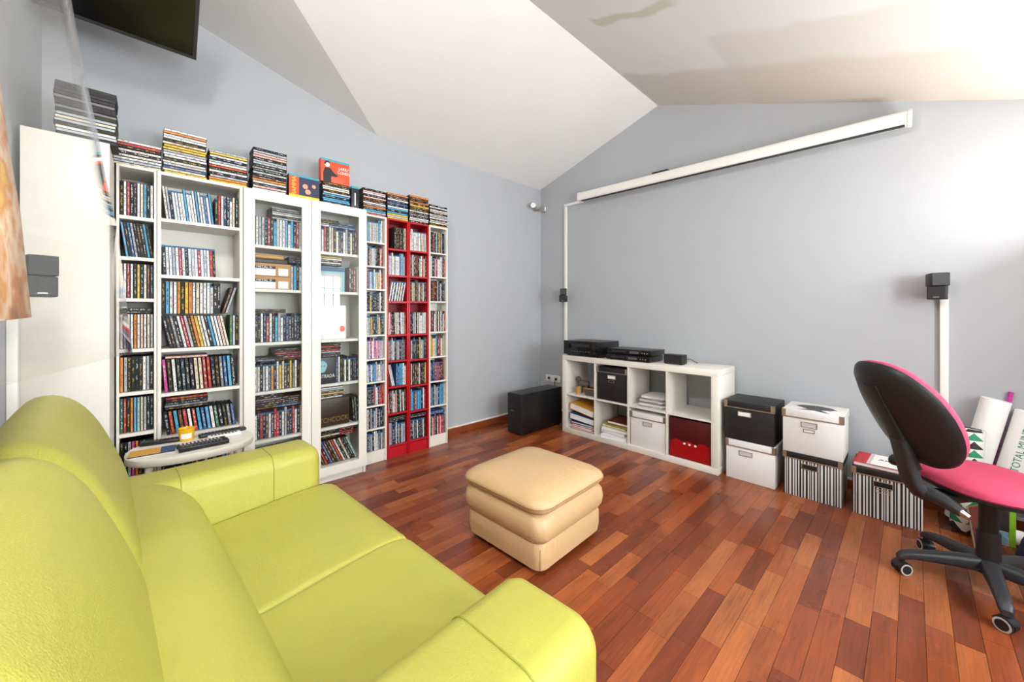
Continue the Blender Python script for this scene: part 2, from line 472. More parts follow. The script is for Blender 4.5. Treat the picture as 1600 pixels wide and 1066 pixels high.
# ceiling: left slope, cross vault, right slope (each with thickness)
b = MB()
b.add(*slab([(0, 0, LZ), (RX, 0, RZ), (RX, YV1, RZ), (0, YV0, LZ)], (0, 0, 1), 0.08))
b.add(*slab([(0, YV0, LZ), (RX, YV1, RZ), (0, YV1, RZ)], (0, 0, 1), 0.08))
b.add(*slab([(0, YV1, RZ), (RX, YV1, RZ), (RX, YB, RZ), (0, YB, RZ)], (0, 0, 1), 0.08))
b.add(*slab([(RX, 0, RZ), (XR + 0.12, 0, zr(XR + 0.12)), (XR + 0.12, YB, zr(XR + 0.12)), (RX, YB, RZ)], (0, 0, 1), 0.08))
tag(b.build('ceiling', 'ceiling_paint'), kind='structure')
for side, a in (('left', (0, 0.014, YB, 0)), ('back', (0.014, XR, -0.014, 0))):
    o = tag(box('baseboard_' + side, *a, 0, 0.062, 'wood_base'), kind='structure')
    box('cap_strip', *a, 0.062, 0.076, 'white_plastic', o)

# ------------------------------------------------------------------ bookcases along the left wall
def bookcase(name, label, y0, y1, front, H, shelves, m, back='melamine', th=0.018, plinth=0.085, xb=0.02, inner_th=0.018):
    t = thing(name, label, 'bookcase', (0, (y0 + y1) / 2, 0))
    yc = (y0 + y1) / 2; a, c = y0 - yc, y1 - yc
    e = 0.0012
    box('side_panel', xb, front, a + e, a + th, 0, H, m, t, 0.0012); box('side_panel', xb, front, c - th, c - e, 0, H, m, t, 0.0012)
    box('top_panel', xb, front - 0.001, a + th, c - th, H - th, H, m, t)
    box('back_panel', xb, xb + 0.006, a + th, c - th, plinth, H - th, back, t)
    box('plinth', front - 0.03, front - 0.012, a + th, c - th, 0, plinth, m, t)
    for z in shelves: box('shelf', xb + 0.007, front - 0.006, a + th, c - th, z - inner_th, z, m, t)
    return t
FB = 0.30
SH = {}
SH['U1'] = [1.749, 1.528, 1.303, 1.028, 0.794, 0.571, 0.33, 0.095]
SH['U2'] = [1.758, 1.440, 1.020, 0.768, 0.522, 0.30, 0.095]
SH['D'] = [1.665, 1.380, 1.030, 0.709, 0.394, 0.116]
SH['U4'] = [1.803, 1.608, 1.419, 1.236, 1.045, 0.849, 0.661, 0.468, 0.279, 0.095]
SH['U5'] = [1.768, 1.545, 1.323, 1.040, 0.821, 0.601, 0.375, 0.105]
SH['U6'] = [1.774, 1.547, 1.327, 1.039, 0.816, 0.588, 0.363, 0.107]
SH['U7'] = [1.778, 1.558, 1.332, 1.052, 0.824, 0.597, 0.372, 0.099]
YU = {'U1': (-3.672, -3.513), 'U2': (-3.513, -3.116), 'D': (-3.116, -2.337), 'U4': (-2.318, -2.114), 'U5': (-2.114, -1.914), 'U6': (-1.914, -1.713), 'U7': (-1.713, -1.512)}
# tall white cupboard at the end of the row
t = thing('cupboard', 'tall plain white cupboard at the left end of the bookcases, beside the sofa', 'cupboard', (0, -3.808, 0))
box('body', 0.02, 0.575, -0.130, 0.130, 0, 2.02, 'melamine', t, 0.002)
box('door', 0.5755, 0.595, -0.131, 0.131, 0.06, 2.022, 'melamine', t, 0.002)
bookcase('bookcase', 'very narrow white bookcase of disc cases between white cupboard and open bookcase', *YU['U1'], FB - 0.004, 2.02, SH['U1'], 'melamine', 'melamine_dark', th=0.012)
bookcase('bookcase', 'open white bookcase without doors, behind the oval side table', *YU['U2'], FB, 2.02, SH['U2'], 'melamine')
t = bookcase('bookcase', 'wide white bookcase closed by two glazed doors', *YU['D'], FB, 2.02, SH['D'], 'melamine', th=0.02)
box('middle_panel', 0.027, FB - 0.004, -0.01, 0.01, 0.03, 2.0, 'melamine', t)
for s in (-1, 1):
    y0, y1 = ((-0.3885, -0.002) if s < 0 else (0.002, 0.3885))
    d = MB(); z0, z1 = 0.055, 2.012; sw, rw = 0.058, 0.062
    x0, x1 = FB + 0.001, FB + 0.020
    d.box(x0, x1, y0, y0 + sw, z0, z1); d.box(x0, x1, y1 - sw, y1, z0, z1)
    d.box(x0, x1, y0 + sw, y1 - sw, z0, z0 + rw); d.box(x0, x1, y0 + sw, y1 - sw, z1 - rw, z1)
    do = d.build('door', 'melamine', t)
    box('pane', x0 + 0.008, x0 + 0.011, y0 + sw - 0.004, y1 - sw + 0.004, z0 + rw - 0.004, z1 - rw + 0.004, 'clear_glass', do)
    yk = y1 - 0.028 if s < 0 else y0 + 0.028
    k = MB().cyl((x1, yk, 1.02), (x1 + 0.012, yk, 1.02), 0.004, n=10); k.cyl((x1 + 0.012, yk, 1.02), (x1 + 0.02, yk, 1.02), 0.008, 0.009, n=12)
    k.build('knob', 'chrome', do, True)
bookcase('media_tower', 'white media tower of small compartments, left of the red towers', *YU['U4'], 0.19, 2.02, SH['U4'], 'melamine', th=0.014, inner_th=0.012)
bookcase('media_tower', 'red lacquered media tower, the left one of the red pair', *YU['U5'], 0.19, 2.02, SH['U5'], 'red_lacquer', 'red_back', th=0.014, inner_th=0.014)
bookcase('media_tower', 'red lacquered media tower, the right one of the red pair', *YU['U6'], 0.19, 2.02, SH['U6'], 'red_lacquer', 'red_back', th=0.014, inner_th=0.014)
bookcase('media_tower', 'white media tower at the right end of the row, beside bare wall', *YU['U7'], 0.19, 2.02, SH['U7'], 'melamine', th=0.014, inner_th=0.012)

# ------------------------------------------------------------------ disc cases
PAL = {'k': ('17171a', 'black'), 'w': ('e4e3df', 'white'), 'g': ('6d6e72', 'grey'), 's': ('b4b9bf', 'silver'), 'r': ('b3252a', 'red'), 'o': ('d9842f', 'orange'),
       'y': ('e0bb3c', 'yellow'), 'b': ('2b63a0', 'blue'), 'c': ('4aa3cc', 'light blue'), 'd': ('26344f', 'navy'), 'n': ('5b3a26', 'brown'), 'm': ('d03f92', 'pink'),
       'e': ('d9cfb5', 'cream'), 't': ('2f6b4f', 'green'), 'p': ('dfb6ac', 'pale pink'), 'a': ('9fc4bd', 'pale green')}
DARK = set('kgrbdntm')
ORD = ['first', 'second', 'third', 'fourth', 'fifth', 'sixth', 'seventh', 'eighth', 'ninth', 'tenth', 'eleventh', 'twelfth', 'thirteenth', 'fourteenth', 'fifteenth',
       'sixteenth', 'seventeenth', 'eighteenth', 'nineteenth', 'twentieth', 'twenty-first', 'twenty-second', 'twenty-third', 'twenty-fourth', 'twenty-fifth', 'twenty-sixth']
CASES = []
rc = random.Random(11)
def jitter(c, a=0.12):
    k = 1 + rc.uniform(-a, a); return tuple(min(1, max(0, x * k + rc.uniform(-0.012, 0.012))) for x in lin(c))
def add_case(Mx, T, H, D, code, blu, label, group):
    txt = rc.choice(['e8e6e0', 'e8e6e0', 'd8b040', 'c8ccd0']) if code in DARK else rc.choice(['18181c', '18181c', 'a02024', '2a4a80'])
    CASES.append(dict(M=Mx, T=T, H=H, D=D, base=jitter(PAL[code][0]), txt=jitter(txt), body=lin('1d4a6e') if blu else lin('101012'), blu=blu,
                      label=label, group=group, code=code, seed=rc.randint(0, 40)))
def row(place, X, y0, y1, z, codes, lean=0.0, blu=0.0, t=None, hs=1.0, group=None, start=0, note=''):
    """upright cases from y0 rightwards, spines towards the room"""
    n = len(codes); a = R(lean)
    w = (y1 - y0 - (0.17 * math.sin(abs(a)))) / n if y1 else 0.0150
    tt = min(w * math.cos(a) * 0.97, 0.0165) if t is None else t
    y = y0 + (0.185 * math.sin(a) if a > 0 else 0.0)
    for i, c in enumerate(codes):
        b = rc.random() < blu
        H = (0.171 if b else 0.190) * hs + rc.uniform(-0.0015, 0.001)
        T = tt * rc.uniform(0.90, 1.0)
        D = 0.135
        Mx = Matrix.Translation((X + rc.uniform(-0.004, 0.003), y, z + 0.0006 + (T * math.sin(-a) if a < 0 else 0))) @ Matrix.Rotation(a, 4, 'X')
        add_case(Mx, T, H, D, c, b, ('%s disc case, %s upright from left, %s' % (PAL[c][1], ORD[start + i], place)).replace(' the ', ' '), group)
        y += w
def stack(place, X, yc, z, codes, blu=0.0, T=0.0150, H=0.190, group=None, jit=0.004, plain=False):
    """cases lying flat, first code lowest"""
    n = len(codes)
    for i, c in enumerate(codes):
        b = rc.random() < blu
        h = 0.171 if b else H
        tt = T - 0.0008
        Mx = Matrix.Translation((X + rc.uniform(-jit, jit), yc + rc.uniform(-jit, jit) + h / 2, z + 0.0006)) @ Matrix.Rotation(R(rc.uniform(-0.8, 0.8)), 4, 'Z') @ Matrix.Rotation(R(90), 4, 'X')
        add_case(Mx, tt, h, 0.135, c, b, ('flat %s disc case, %s from top of %s' % (PAL[c][1], ORD[n - 1 - i], place)).replace(' the ', ' ').replace(' flat ', ' '), group)
        if plain: CASES[-1]['txt'] = tuple(0.7 * q + 0.05 for q in CASES[-1]['base'])
        z += T
    return z
def rnd(n, pal): return ''.join(rc.choice(pal) for _ in range(n))
MIX = 'kkkkwwwwsgrbdeocnp'
DRK = 'kkkkkddgwwsbrnc'

# piles on the tops of the units
G = 'disc cases piled on top of the bookcases'
stack('pile on the tall cupboard', 0.575, -3.752, 2.0224, 'kswkseskgkkgkkkk', T=0.0153, plain=True, group=G)
stack('pile on the very narrow bookcase', 0.285, -3.590, 2.0206, 'eswwkwkrwrcs'[0:9], T=0.0150, group=G)
stack('tallest pile, above left of the open bookcase', 0.285, -3.392, 2.0206, 'yebswkwwsyyekwwowo'[0:17], T=0.0150, group=G)
stack('pile above right of the open bookcase', 0.285, -3.188, 2.0206, 'yoskwkrwskwys', T=0.0150, group=G)
stack('pile above left of the glazed bookcase', 0.285, -2.968, 2.0206, 'wpkwonkskgksskppsk', T=0.0152, group=G)
stack('pile under the red boxed set', 0.285, -2.548, 2.0206, 'kcckcskewkn', T=0.0140, group=G)
stack('pile on the white tower left of red pair', 0.175, -2.213, 2.0206, 'rsckogwnkpkwpk', T=0.0150, group=G)
stack('pile on the left red tower', 0.175, -2.012, 2.0206, 'ysyckcwkbkwkno', T=0.0155, group=G)
stack('pile on the right red tower', 0.175, -1.806, 2.0206, 'kswkgkeknykokno', T=0.0160, group=G)
stack('pile on the white tower beside bare wall', 0.175, -1.604, 2.0206, 'ykwekwsekpwkwk', T=0.0140, group=G)

FX = FB - 0.035
y0, y1 = YU['U1'][0] + 0.014, YU['U1'][1] - 0.014
P = 'the %s shelf of the very narrow bookcase'
g = 'disc cases in the very narrow bookcase'
row(P % 'top', FX, y0, y1, SH['U1'][0], 'kwrkkweckw', group=g)
row(P % 'second', FX, y0, y1, SH['U1'][1], 'ckbskkkck', lean=7, group=g)
row(P % 'third', FX, y0, y1, SH['U1'][2], 'pwrwkykwnd', group=g)
row(P % 'fourth', FX, y0, y1, SH['U1'][3], 'wswwowpwes', group=g)
stack('the flat pair on the fourth shelf of the very narrow bookcase', FX, (y0 + y1) / 2, SH['U1'][3] + 0.1925, 'kk', H=0.116, group=g)
row(P % 'fifth', FX, y0, y1, SH['U1'][4], 'oskkkkwsk', group=g)
row(P % 'sixth', FX, y0, y1, SH['U1'][5], 'trkocaeskk', group=g)
row(P % 'seventh', FX, y0, y1, SH['U1'][6], 'kksmonkdk', group=g)
row(P % 'lowest', FX, y0, y1, SH['U1'][7], 'kkdgkskkn', group=g)

y0, y1 = YU['U2'][0] + 0.02, YU['U2'][1] - 0.02
P = 'the %s shelf of the open bookcase'
g = 'disc cases in the open bookcase'
row(P % 'top', FX, y0, y0 + 0.235, SH['U2'][0], 'wskwwwwcwwwcwwbwc', lean=6, blu=0.6, group=g)
row(P % 'top', FX, y0 + 0.24, y1 - 0.002, SH['U2'][0], 'krwdkwek', blu=0.6, group=g, start=17)
row(P % 'second', FX, y0, y0 + 0.245, SH['U2'][1], 'kwwswrwkwswrwswrk', lean=2, blu=1.0, group=g)
row('the third shelf of the open bookcase, lower tier', FX, y0, y0 + 0.31, SH['U2'][2], 'kkgkwrskoyewkcwwpe', lean=11, group=g)
row('the third shelf of the open bookcase, lower tier', FX, y0 + 0.312, y1, SH['U2'][2], 'tsk', group=g, start=18)
row('the third shelf of the open bookcase, upper tier', FX - 0.03, y0, y0 + 0.27, SH['U2'][2] + 0.1975, 'kcwwokyowewwwskk', blu=0.2, group=g)
row('the third shelf of the open bookcase, upper tier', FX - 0.03, y0 + 0.275, y0 + 0.355, SH['U2'][2] + 0.1975, 'ns', lean=-16, hs=0.9, t=0.014, group=g, start=16)
row(P % 'fourth', FX, y0, y1 - 0.01, SH['U2'][3], 'mkwkdkkeerrkkgbck', lean=4, group=g)
stack('the flat case on the fourth shelf of the open bookcase', FX, y0 + 0.11, SH['U2'][3] + 0.192, 'p', group=g)
row(P % 'fifth', FX, y0, y1 - 0.01, SH['U2'][4], 'krcnrwrcbcwtkkgb', lean=7, hs=0.72, group=g)
stack('the flat pile on the fifth shelf of the open bookcase', FX - 0.015, y0 + 0.11, SH['U2'][4] + 0.142, 'kgkkr', T=0.0140, group=g)
row(P % 'sixth', FX, y0, y1, SH['U2'][5], 'kkdkgkkrkwkskcekk', group=g)
row(P % 'lowest', FX, y0, y1, SH['U2'][6], 'kkdkgkknkwkskcekk', group=g)

ym = (YU['D'][0] + YU['D'][1]) / 2
y0, y1 = YU['D'][0] + 0.024, ym - 0.014
P = 'the %s shelf behind the left glazed door'
g = 'disc cases behind the left glazed door'
S = SH['D']
row(P % 'top', FX, y0 + 0.03, y1, S[0], 'swsskrkcswwcwckrwyk', blu=0.5, group=g)
stack('the flat pile on the top shelf behind the left glazed door', FX - 0.02, y1 - 0.115, S[0] + 0.1925, 'skwsgs', T=0.0135, group=g)
row(P % 'second', FX, y1 - 0.10, y1, S[1], 'sckwkk', blu=0.6, group=g)
stack('the flat pile on the second shelf behind the left glazed door', FX - 0.03, y1 - 0.055, S[1] + 0.1925, 'ddk', T=0.0135, H=0.10, group=g)
row(P % 'third', FX, y0 + 0.01, y1, S[2], 'tkkkwdrwkcswkdkkdkkdk', blu=0.6, group=g)
stack('the flat pair on the third shelf behind the left glazed door', FX - 0.02, y0 + 0.13, S[2] + 0.1925, 'kd', T=0.0135, group=g)
row(P % 'fourth', FX, y0 + 0.01, y1, S[3], 'kdwekswdokwyenkygwkydk', blu=0.7, group=g)
stack('the left flat pile on the fourth shelf behind the left glazed door', FX - 0.02, y0 + 0.11, S[3] + 0.1925, 'bk', T=0.0135, group=g)
stack('the right flat pile on the fourth shelf behind the left glazed door', FX - 0.02, y1 - 0.10, S[3] + 0.1925, 'krkrkk', T=0.0135, group=g)
row(P % 'fifth', FX, y0 + 0.01, y1, S[4], 'kswkrknwkrrkwsdkrwkeks', blu=0.6, group=g)
stack('the left flat pile on the fifth shelf behind the left glazed door', FX - 0.02, y0 + 0.11, S[4] + 0.1925, 'kkdkgkk', T=0.0135, group=g)
stack('the right flat pile on the fifth shelf behind the left glazed door', FX - 0.02, y1 - 0.10, S[4] + 0.1925, 'bdkkk', T=0.0135, group=g)
row(P % 'lowest', FX, y0 + 0.01, y1, S[5], 'kkdkgkkrkwkskcekkdk', group=g)

y0, y1 = ym + 0.014, YU['D'][1] - 0.024
P = 'the %s shelf behind the right glazed door'
g = 'disc cases behind the right glazed door'
row(P % 'top', FX, y0, y1 - 0.03, S[0], 'kgskwrkwekwkkwskekn', blu=0.5, group=g)
stack('the left flat pile on the top shelf behind the right glazed door', FX - 0.02, y0 + 0.10, S[0] + 0.1925, 'wskk', T=0.0135, group=g)
stack('the blue flat pile on the top shelf behind the right glazed door', FX - 0.02, y1 - 0.13, S[0] + 0.1925, 'bdb', T=0.0150, group=g)
stack('the flat pile on the second shelf behind the right glazed door', FX - 0.02, y0 + 0.12, S[1] + 0.1925, 'kwkwy', T=0.0135, group=g)
row(P % 'second', FX, y1 - 0.09, y1 - 0.04, S[1], 'nkr', group=g)
row(P % 'fourth', FX, y0 + 0.168, y1 - 0.005, S[3], 'dwkkwkwkkdkr', blu=0.8, group=g)
stack('the flat pile on the fourth shelf behind the right glazed door', FX - 0.02, y0 + 0.11, S[3] + 0.1925, 'kksrkrk', T=0.0135, group=g)
stack('the flat pile over the dark brown box set', FX - 0.02, y0 + 0.13, S[4] + 0.2005, 'wkykswk', T=0.0135, group=g)
row(P % 'fifth', FX, y1 - 0.07, y1 - 0.01, S[4], 'kgk', lean=4, group=g)
row(P % 'lowest', FX, y0 + 0.005, y1 - 0.03, S[5], 'nrkbnkgrwkekka', lean=24, group=g)
stack('the left flat pile on the lowest shelf behind the right glazed door', FX - 0.02, y0 + 0.10, S[5] + 0.187, 'kwkkw', T=0.0135, group=g)
stack('the red flat pile on the lowest shelf behind the right glazed door', FX - 0.03, y1 - 0.12, S[5] + 0.187, 'rrkrkr', T=0.0135, group=g)

FT = 0.168
TW = {'U4': 'white tower left of the red pair', 'U5': 'left red tower', 'U6': 'right red tower', 'U7': 'white tower beside the bare wall'}
PALT = {'U4': ['wersskcp', 'eoprrkws', 'wyrmcwes', 'kkwknrky', 'knkwdyks', 'mmprwswk', 'swwbcwrp', 'krwrkwsk', 'skkkgkwd', 'kgskkwds'],
        'U5': ['kkn', 'wskwsscw', 'wkwkwkwkwk', 'wwkwskwre', 'kdwkskwkg', 'sdbbcwe', 'nknnkkpw', 'kswsddksk'],
        'U6': ['wsecwsew', 'ewkrwknn', 'nkeykskn', 'wkwksw', 'wkkswykd', 'neknkkyk', 'wcwckwkr', 'kkwkwnks'],
        'U7': ['akkyrnek', 'wprwkeks', 'kskwskrk', 'rkwkwkwk', 'kcewyser', 'kkbkwwpr', 'scsckdks', 'krwrkpkn']}
for u in ('U4', 'U5', 'U6', 'U7'):
    y0, y1 = YU[u][0] + 0.016, YU[u][1] - 0.016
    g = 'disc cases in the media towers'
    for i, z in enumerate(SH[u]):
        above = (SH[u][i - 1] - 0.014 if i else 2.0) - z
        pal = PALT[u][i] if i < len(PALT[u]) else 'kwsg'
        n = 12 + rc.randint(0, 1)
        place = 'the %s shelf of the %s' % (ORD[i], TW[u])
        hs = min(1.0, (above - 0.010) / 0.191)
        if u == 'U5' and i == 0:
            row(place, FT, y0 + 0.06, y1, z, rnd(7, 'kknkwe'), group=g)
        elif u == 'U5' and i == 2: row(place, FT, y0 + 0.01, y1, z, 'wkwkwkwkwkw', lean=-10, blu=0.9, group=g, t=0.0125)
        elif u == 'U5' and i == 5:
            row(place, FT, y0, y0 + 0.06, z, 'wss', lean=12, group=g, t=0.013); row(place, FT, y0 + 0.075, y1, z, 'bbccwe', blu=0.4, group=g, start=3)
        else: row(place, FT, y0, y1 - (0.01 if rc.random() < 0.3 else 0), z, rnd(n, pal), blu=0.75 if above < 0.21 or rc.random() < 0.5 else 0.3, hs=hs, lean=rc.choice((0, 0, 1.5)), group=g)
        if i == len(SH[u]) - 1 and u != 'U4':
            stack('the flat pile on the lowest shelf of the %s' % TW[u], FT - 0.003, (y0 + y1) / 2, z + 0.1925, {'U5': 'kkk', 'U6': 'nk', 'U7': 'bb'}[u], T=0.0135, H=0.165, group=g)

def case_geo(c):
    T, H, D = c['T'], c['H'], c['D']
    v = [(-D, 0, 0), (0, 0, 0), (0, T, 0), (-D, T, 0), (-D, 0, H), (0, 0, H), (0, T, H), (-D, T, H)]
    f = list(BOXF); b0, tx, bd = c['base'], c['txt'], c['body']
    side = tuple(0.5 * p + 0.02 for p in b0)
    col = [bd, bd, side, bd, side, bd]; txt = list(col); uv = [None] * 6
    e = 0.0014 if c['blu'] else 0.0021; x = 0.0004; zb = 0.002; zt = H - (0.010 if c['blu'] else 0.002)
    v += [(x, e, zb), (x, T - e, zb), (x, T - e, zt), (x, e, zt)]
    f.append((8, 9, 10, 11)); col.append(b0); txt.append(tx); uv.append(c['seed'])
    if c['blu']:
        v += [(x, e, zt), (x, T - e, zt), (x, T - e, H - 0.001), (x, e, H - 0.001)]
        f.append((12, 13, 14, 15)); col.append(lin('2d6a96')); txt.append(lin('2d6a96')); uv.append(None)
    return v, f, col, txt, uv
def case_mesh(name, cs, local):
    V, Fc, Cc, Tt, U = [], [], [], [], []
    for c in cs:
        v, f, col, txt, uv = case_geo(c); b = len(V)
        V += [Vector(p) if local else c['M'] @ Vector(p) for p in v]
        Fc += [tuple(b + i for i in q) for q in f]; Cc += col; Tt += txt; U += uv
    o = obj(name, V, Fc, 'case_print')
    set_col(o, 'Col', Cc); set_col(o, 'Txt', Tt)
    ul = o.data.uv_layers.new(name='UVMap'); buf = []
    for k in U:
        buf += [0.0, 0.0] * 4 if k is None else [0, k, 1, k, 1, k + 0.999, 0, k + 0.999]
    ul.data.foreach_set('uv', buf)
    return o
def case_rank(c):
    q = project(c['M'] @ Vector((0, c['T'] / 2, c['H'] / 2)))
    if not q: return 0
    k = c['T'] * c['H'] / q[2] ** 2
    if q[1] > 690 and q[0] < 500: k *= 0.02                  # behind the sofa
    if q[0] < 178: k *= 0.6
    return k
CASES.sort(key=case_rank, reverse=True)
for c in CASES[:300]:
    o = case_mesh('disc_case', [c], True); o.matrix_world = c['M']; tag(o, c['label'], 'disc case', c['group'])
tag(case_mesh('disc_cases_beyond', CASES[300:], False), 'rows and piles of small film disc cases in the shelves farther along', 'disc cases', kind='stuff')

# ------------------------------------------------------------------ boxed sets and cartons on and in the bookcases
XA = (0, 1, 0); ZA = (0, 0, 1)       # text facing +X: right is +Y, up is +Z
t = thing('box_set', 'boxed set with teal top and orange yellow print, standing beside the tall pile', 'box set', (0.285, -2.762, 2.021))
box('body', -0.05, 0, -0.0965, 0.0965, 0, 0.155, 'cover_dark', t, 0.001)
box('teal_band', 0.0, 0.0008, -0.0955, 0.0955, 0.143, 0.155, 'teal_print', t)
box('orange_panel', 0.0, 0.0010, -0.0955, -0.035, 0.0, 0.143, 'red_print', t)
box('picture', 0.0, 0.0008, -0.035, 0.0955, 0.018, 0.143, 'navy_print', t)
text('lettering', 'MAMMA', 0.040, basis((0.0012, -0.065, 0.072), (0, 0, 1), (0, -1, 0)), 'yellow_print', t, 0.0004, 0.95)
for (yy, zz, r) in ((0.005, 0.085, 0.017), (0.022, 0.050, 0.018), (0.060, 0.095, 0.013)):
    MB().cyl((0.0008, yy, zz), (0.0013, yy, zz), r, n=14).build('portrait', 'skin_print', t)
box('base_strip', 0.0, 0.0012, -0.0955, 0.0955, 0.0, 0.018, 'yellow_print', t)
t = thing('box_set', 'red boxed set with a man in black, on top of a pile', 'box set', (0.288, -2.556, 2.1762))
box('body', -0.055, 0, -0.1, 0.1, 0, 0.165, 'red_print', t, 0.001)
box('teal_band', 0.0, 0.0008, -0.099, 0.099, 0.152, 0.165, 'teal_print', t)
fig = [(-0.085, 0.0), (-0.03, 0.0), (-0.03, 0.045), (0.005, 0.045), (0.018, 0.06), (0.0, 0.066), (-0.022, 0.082), (-0.03, 0.098), (-0.05, 0.105), (-0.075, 0.098), (-0.085, 0.06)]
MB().rings([[(0.0002, a, z) for a, z in fig], [(0.0010, a, z) for a, z in fig]]).build('figure_print', 'cover_dark', t)
MB().cyl((0.001, -0.058, 0.124), (0.0016, -0.058, 0.124), 0.018, n=16).build('face_print', 'white_paper', t)
hair = [(-0.08, 0.128), (-0.07, 0.148), (-0.05, 0.151), (-0.036, 0.14), (-0.04, 0.133), (-0.06, 0.14), (-0.072, 0.12)]
MB().rings([[(0.0016, a, z) for a, z in hair], [(0.0022, a, z) for a, z in hair]]).build('hair_print', 'cover_dark', t)
text('lettering', 'LARRY\nCOHEN', 0.030, basis((0.0010, 0.058, 0.098), XA, ZA), 'white_paper', t, 0.0004, 0.85)
t = thing('box_set', 'black box with teal top between two piles on the glazed bookcase', 'box set', (0.285, -2.412, 2.021))
box('body', -0.13, 0, -0.027, 0.027, 0, 0.15, 'cover_dark', t, 0.001); box('teal_top', -0.129, 0.0006, -0.0265, 0.0265, 0.150, 0.164, 'teal_print', t, 0.001)
box('spine_title', 0.0, 0.0007, -0.005, 0.003, 0.02, 0.115, 'white_paper', t)
yl0 = YU['D'][0] + 0.024
for k in range(2):
    t = thing('carton', 'small cardboard carton with white labels, %s of two stacked behind glass' % ('lower', 'upper')[k], 'carton', (0.262, yl0 + 0.135, S[1] + 0.0005 + k * 0.087), group='cardboard cartons behind the glass')
    box('body', -0.2, 0, -0.115, 0.115, 0, 0.086, 'cardboard', t, 0.002)
    box('label', 0, 0.0008, -0.105, 0.025, 0.006, 0.064, 'white_paper', t); box('header', 0, 0.0012, -0.105, 0.025, 0.050, 0.068, 'black_card', t)
    text('lettering', 'METAL X', 0.020, basis((0.0014, -0.04, 0.059), XA, ZA), 'white_paper', t, 0.0004, 1.1)
    box('label', 0, 0.0008, 0.042, 0.100, 0.008, 0.056, 'white_paper', t)
t = thing('tray', 'dark open flap tray lying on the cardboard cartons', 'tray', (0.265, yl0 + 0.13, S[1] + 0.1750))
box('rim', -0.2, 0.0, -0.13, 0.10, 0, 0.03, 'brown_print', t, 0.002)
t = thing('carton', 'flat cardboard carton on the dark tray behind glass', 'carton', (0.255, yl0 + 0.12, S[1] + 0.2056))
box('body', -0.2, 0.0, -0.12, 0.09, 0, 0.026, 'cardboard', t, 0.002); box('seam_tape', 0, 0.0008, -0.12, 0.09, 0.010, 0.016, 'binder_orange', t)
yr0 = ym + 0.014
t = thing('box_set', 'blue grey illustrated box set on the second shelf behind glass', 'box set', (0.25, yr0 + 0.125, S[1] + 0.0005))
box('body', -0.03, 0, -0.11, 0.11, 0, 0.185, 'pale_blue_print', t, 0.001)
box('title_band', 0, 0.0008, -0.108, 0.108, 0.150, 0.183, 'binder_blue', t); box('picture', 0, 0.0008, -0.09, 0.09, 0.02, 0.135, 'grey_paper', t)
t = thing('box_set', 'tall white stand-in box with red blobs imitating a window reflection, third shelf behind glass', 'box set', (0.25, yr0 + 0.13, S[2] + 0.0005))
box('body', -0.05, 0, -0.115, 0.115, 0, 0.25, 'white_paper', t, 0.001)
for yy in (-0.095, 0.085): MB().cyl((0, yy, 0.075), (0.0008, yy, 0.075), 0.022, n=14).build('red_reflection_blob', 'red_print', t)  # red blobs of the window reflection, put on the box as colour
t = thing('box_set', 'dark box set with a pale blue face reading STRADA', 'box set', (0.278, yr0 + 0.100, S[3] + 0.0005))
box('body', -0.03, 0, -0.056, 0.062, 0, 0.19, 'cover_dark', t, 0.001)
fc = [(-0.03 + 0.030 * math.cos(a) * (1 + 0.12 * math.sin(3 * a)), 0.125 + 0.042 * math.sin(a)) for a in [i * math.pi / 9 for i in range(18)]]
MB().rings([[(0.0002, a, z) for a, z in fc], [(0.0009, a, z) for a, z in fc]]).build('face_print', 'pale_blue_print', t)
for yy in (-0.04, -0.018): MB().cyl((0.0009, yy, 0.13), (0.0014, yy, 0.13), 0.005, n=8).build('eye_print', 'cover_dark', t)
text('lettering', 'STRADA', 0.034, basis((0.0010, 0.003, 0.055), XA, ZA), 'white_paper', t, 0.0004, 0.8)
t = thing('box_set', 'wide dark brown box set reading HITCHCOCK behind glass', 'box set', (0.268, yr0 + 0.138, S[4] + 0.0005))
box('body', -0.14, 0, -0.136, 0.125, 0, 0.198, 'brown_print', t, 0.001)
text('lettering', 'HITCHCOCK', 0.050, basis((0.0008, -0.005, 0.045), XA, ZA), 'gold_print', t, 0.0004, 0.82)
t = thing('book', 'tall white book standing at right on the second shelf behind glass', 'book', (0.262, YU['D'][1] - 0.038, S[1] + 0.0005))
box('cover', -0.16, 0, -0.010, 0.010, 0, 0.20, 'white_paper', t, 0.001); box('pages', -0.158, -0.161, -0.008, 0.008, 0.004, 0.196, 'grey_paper', t)

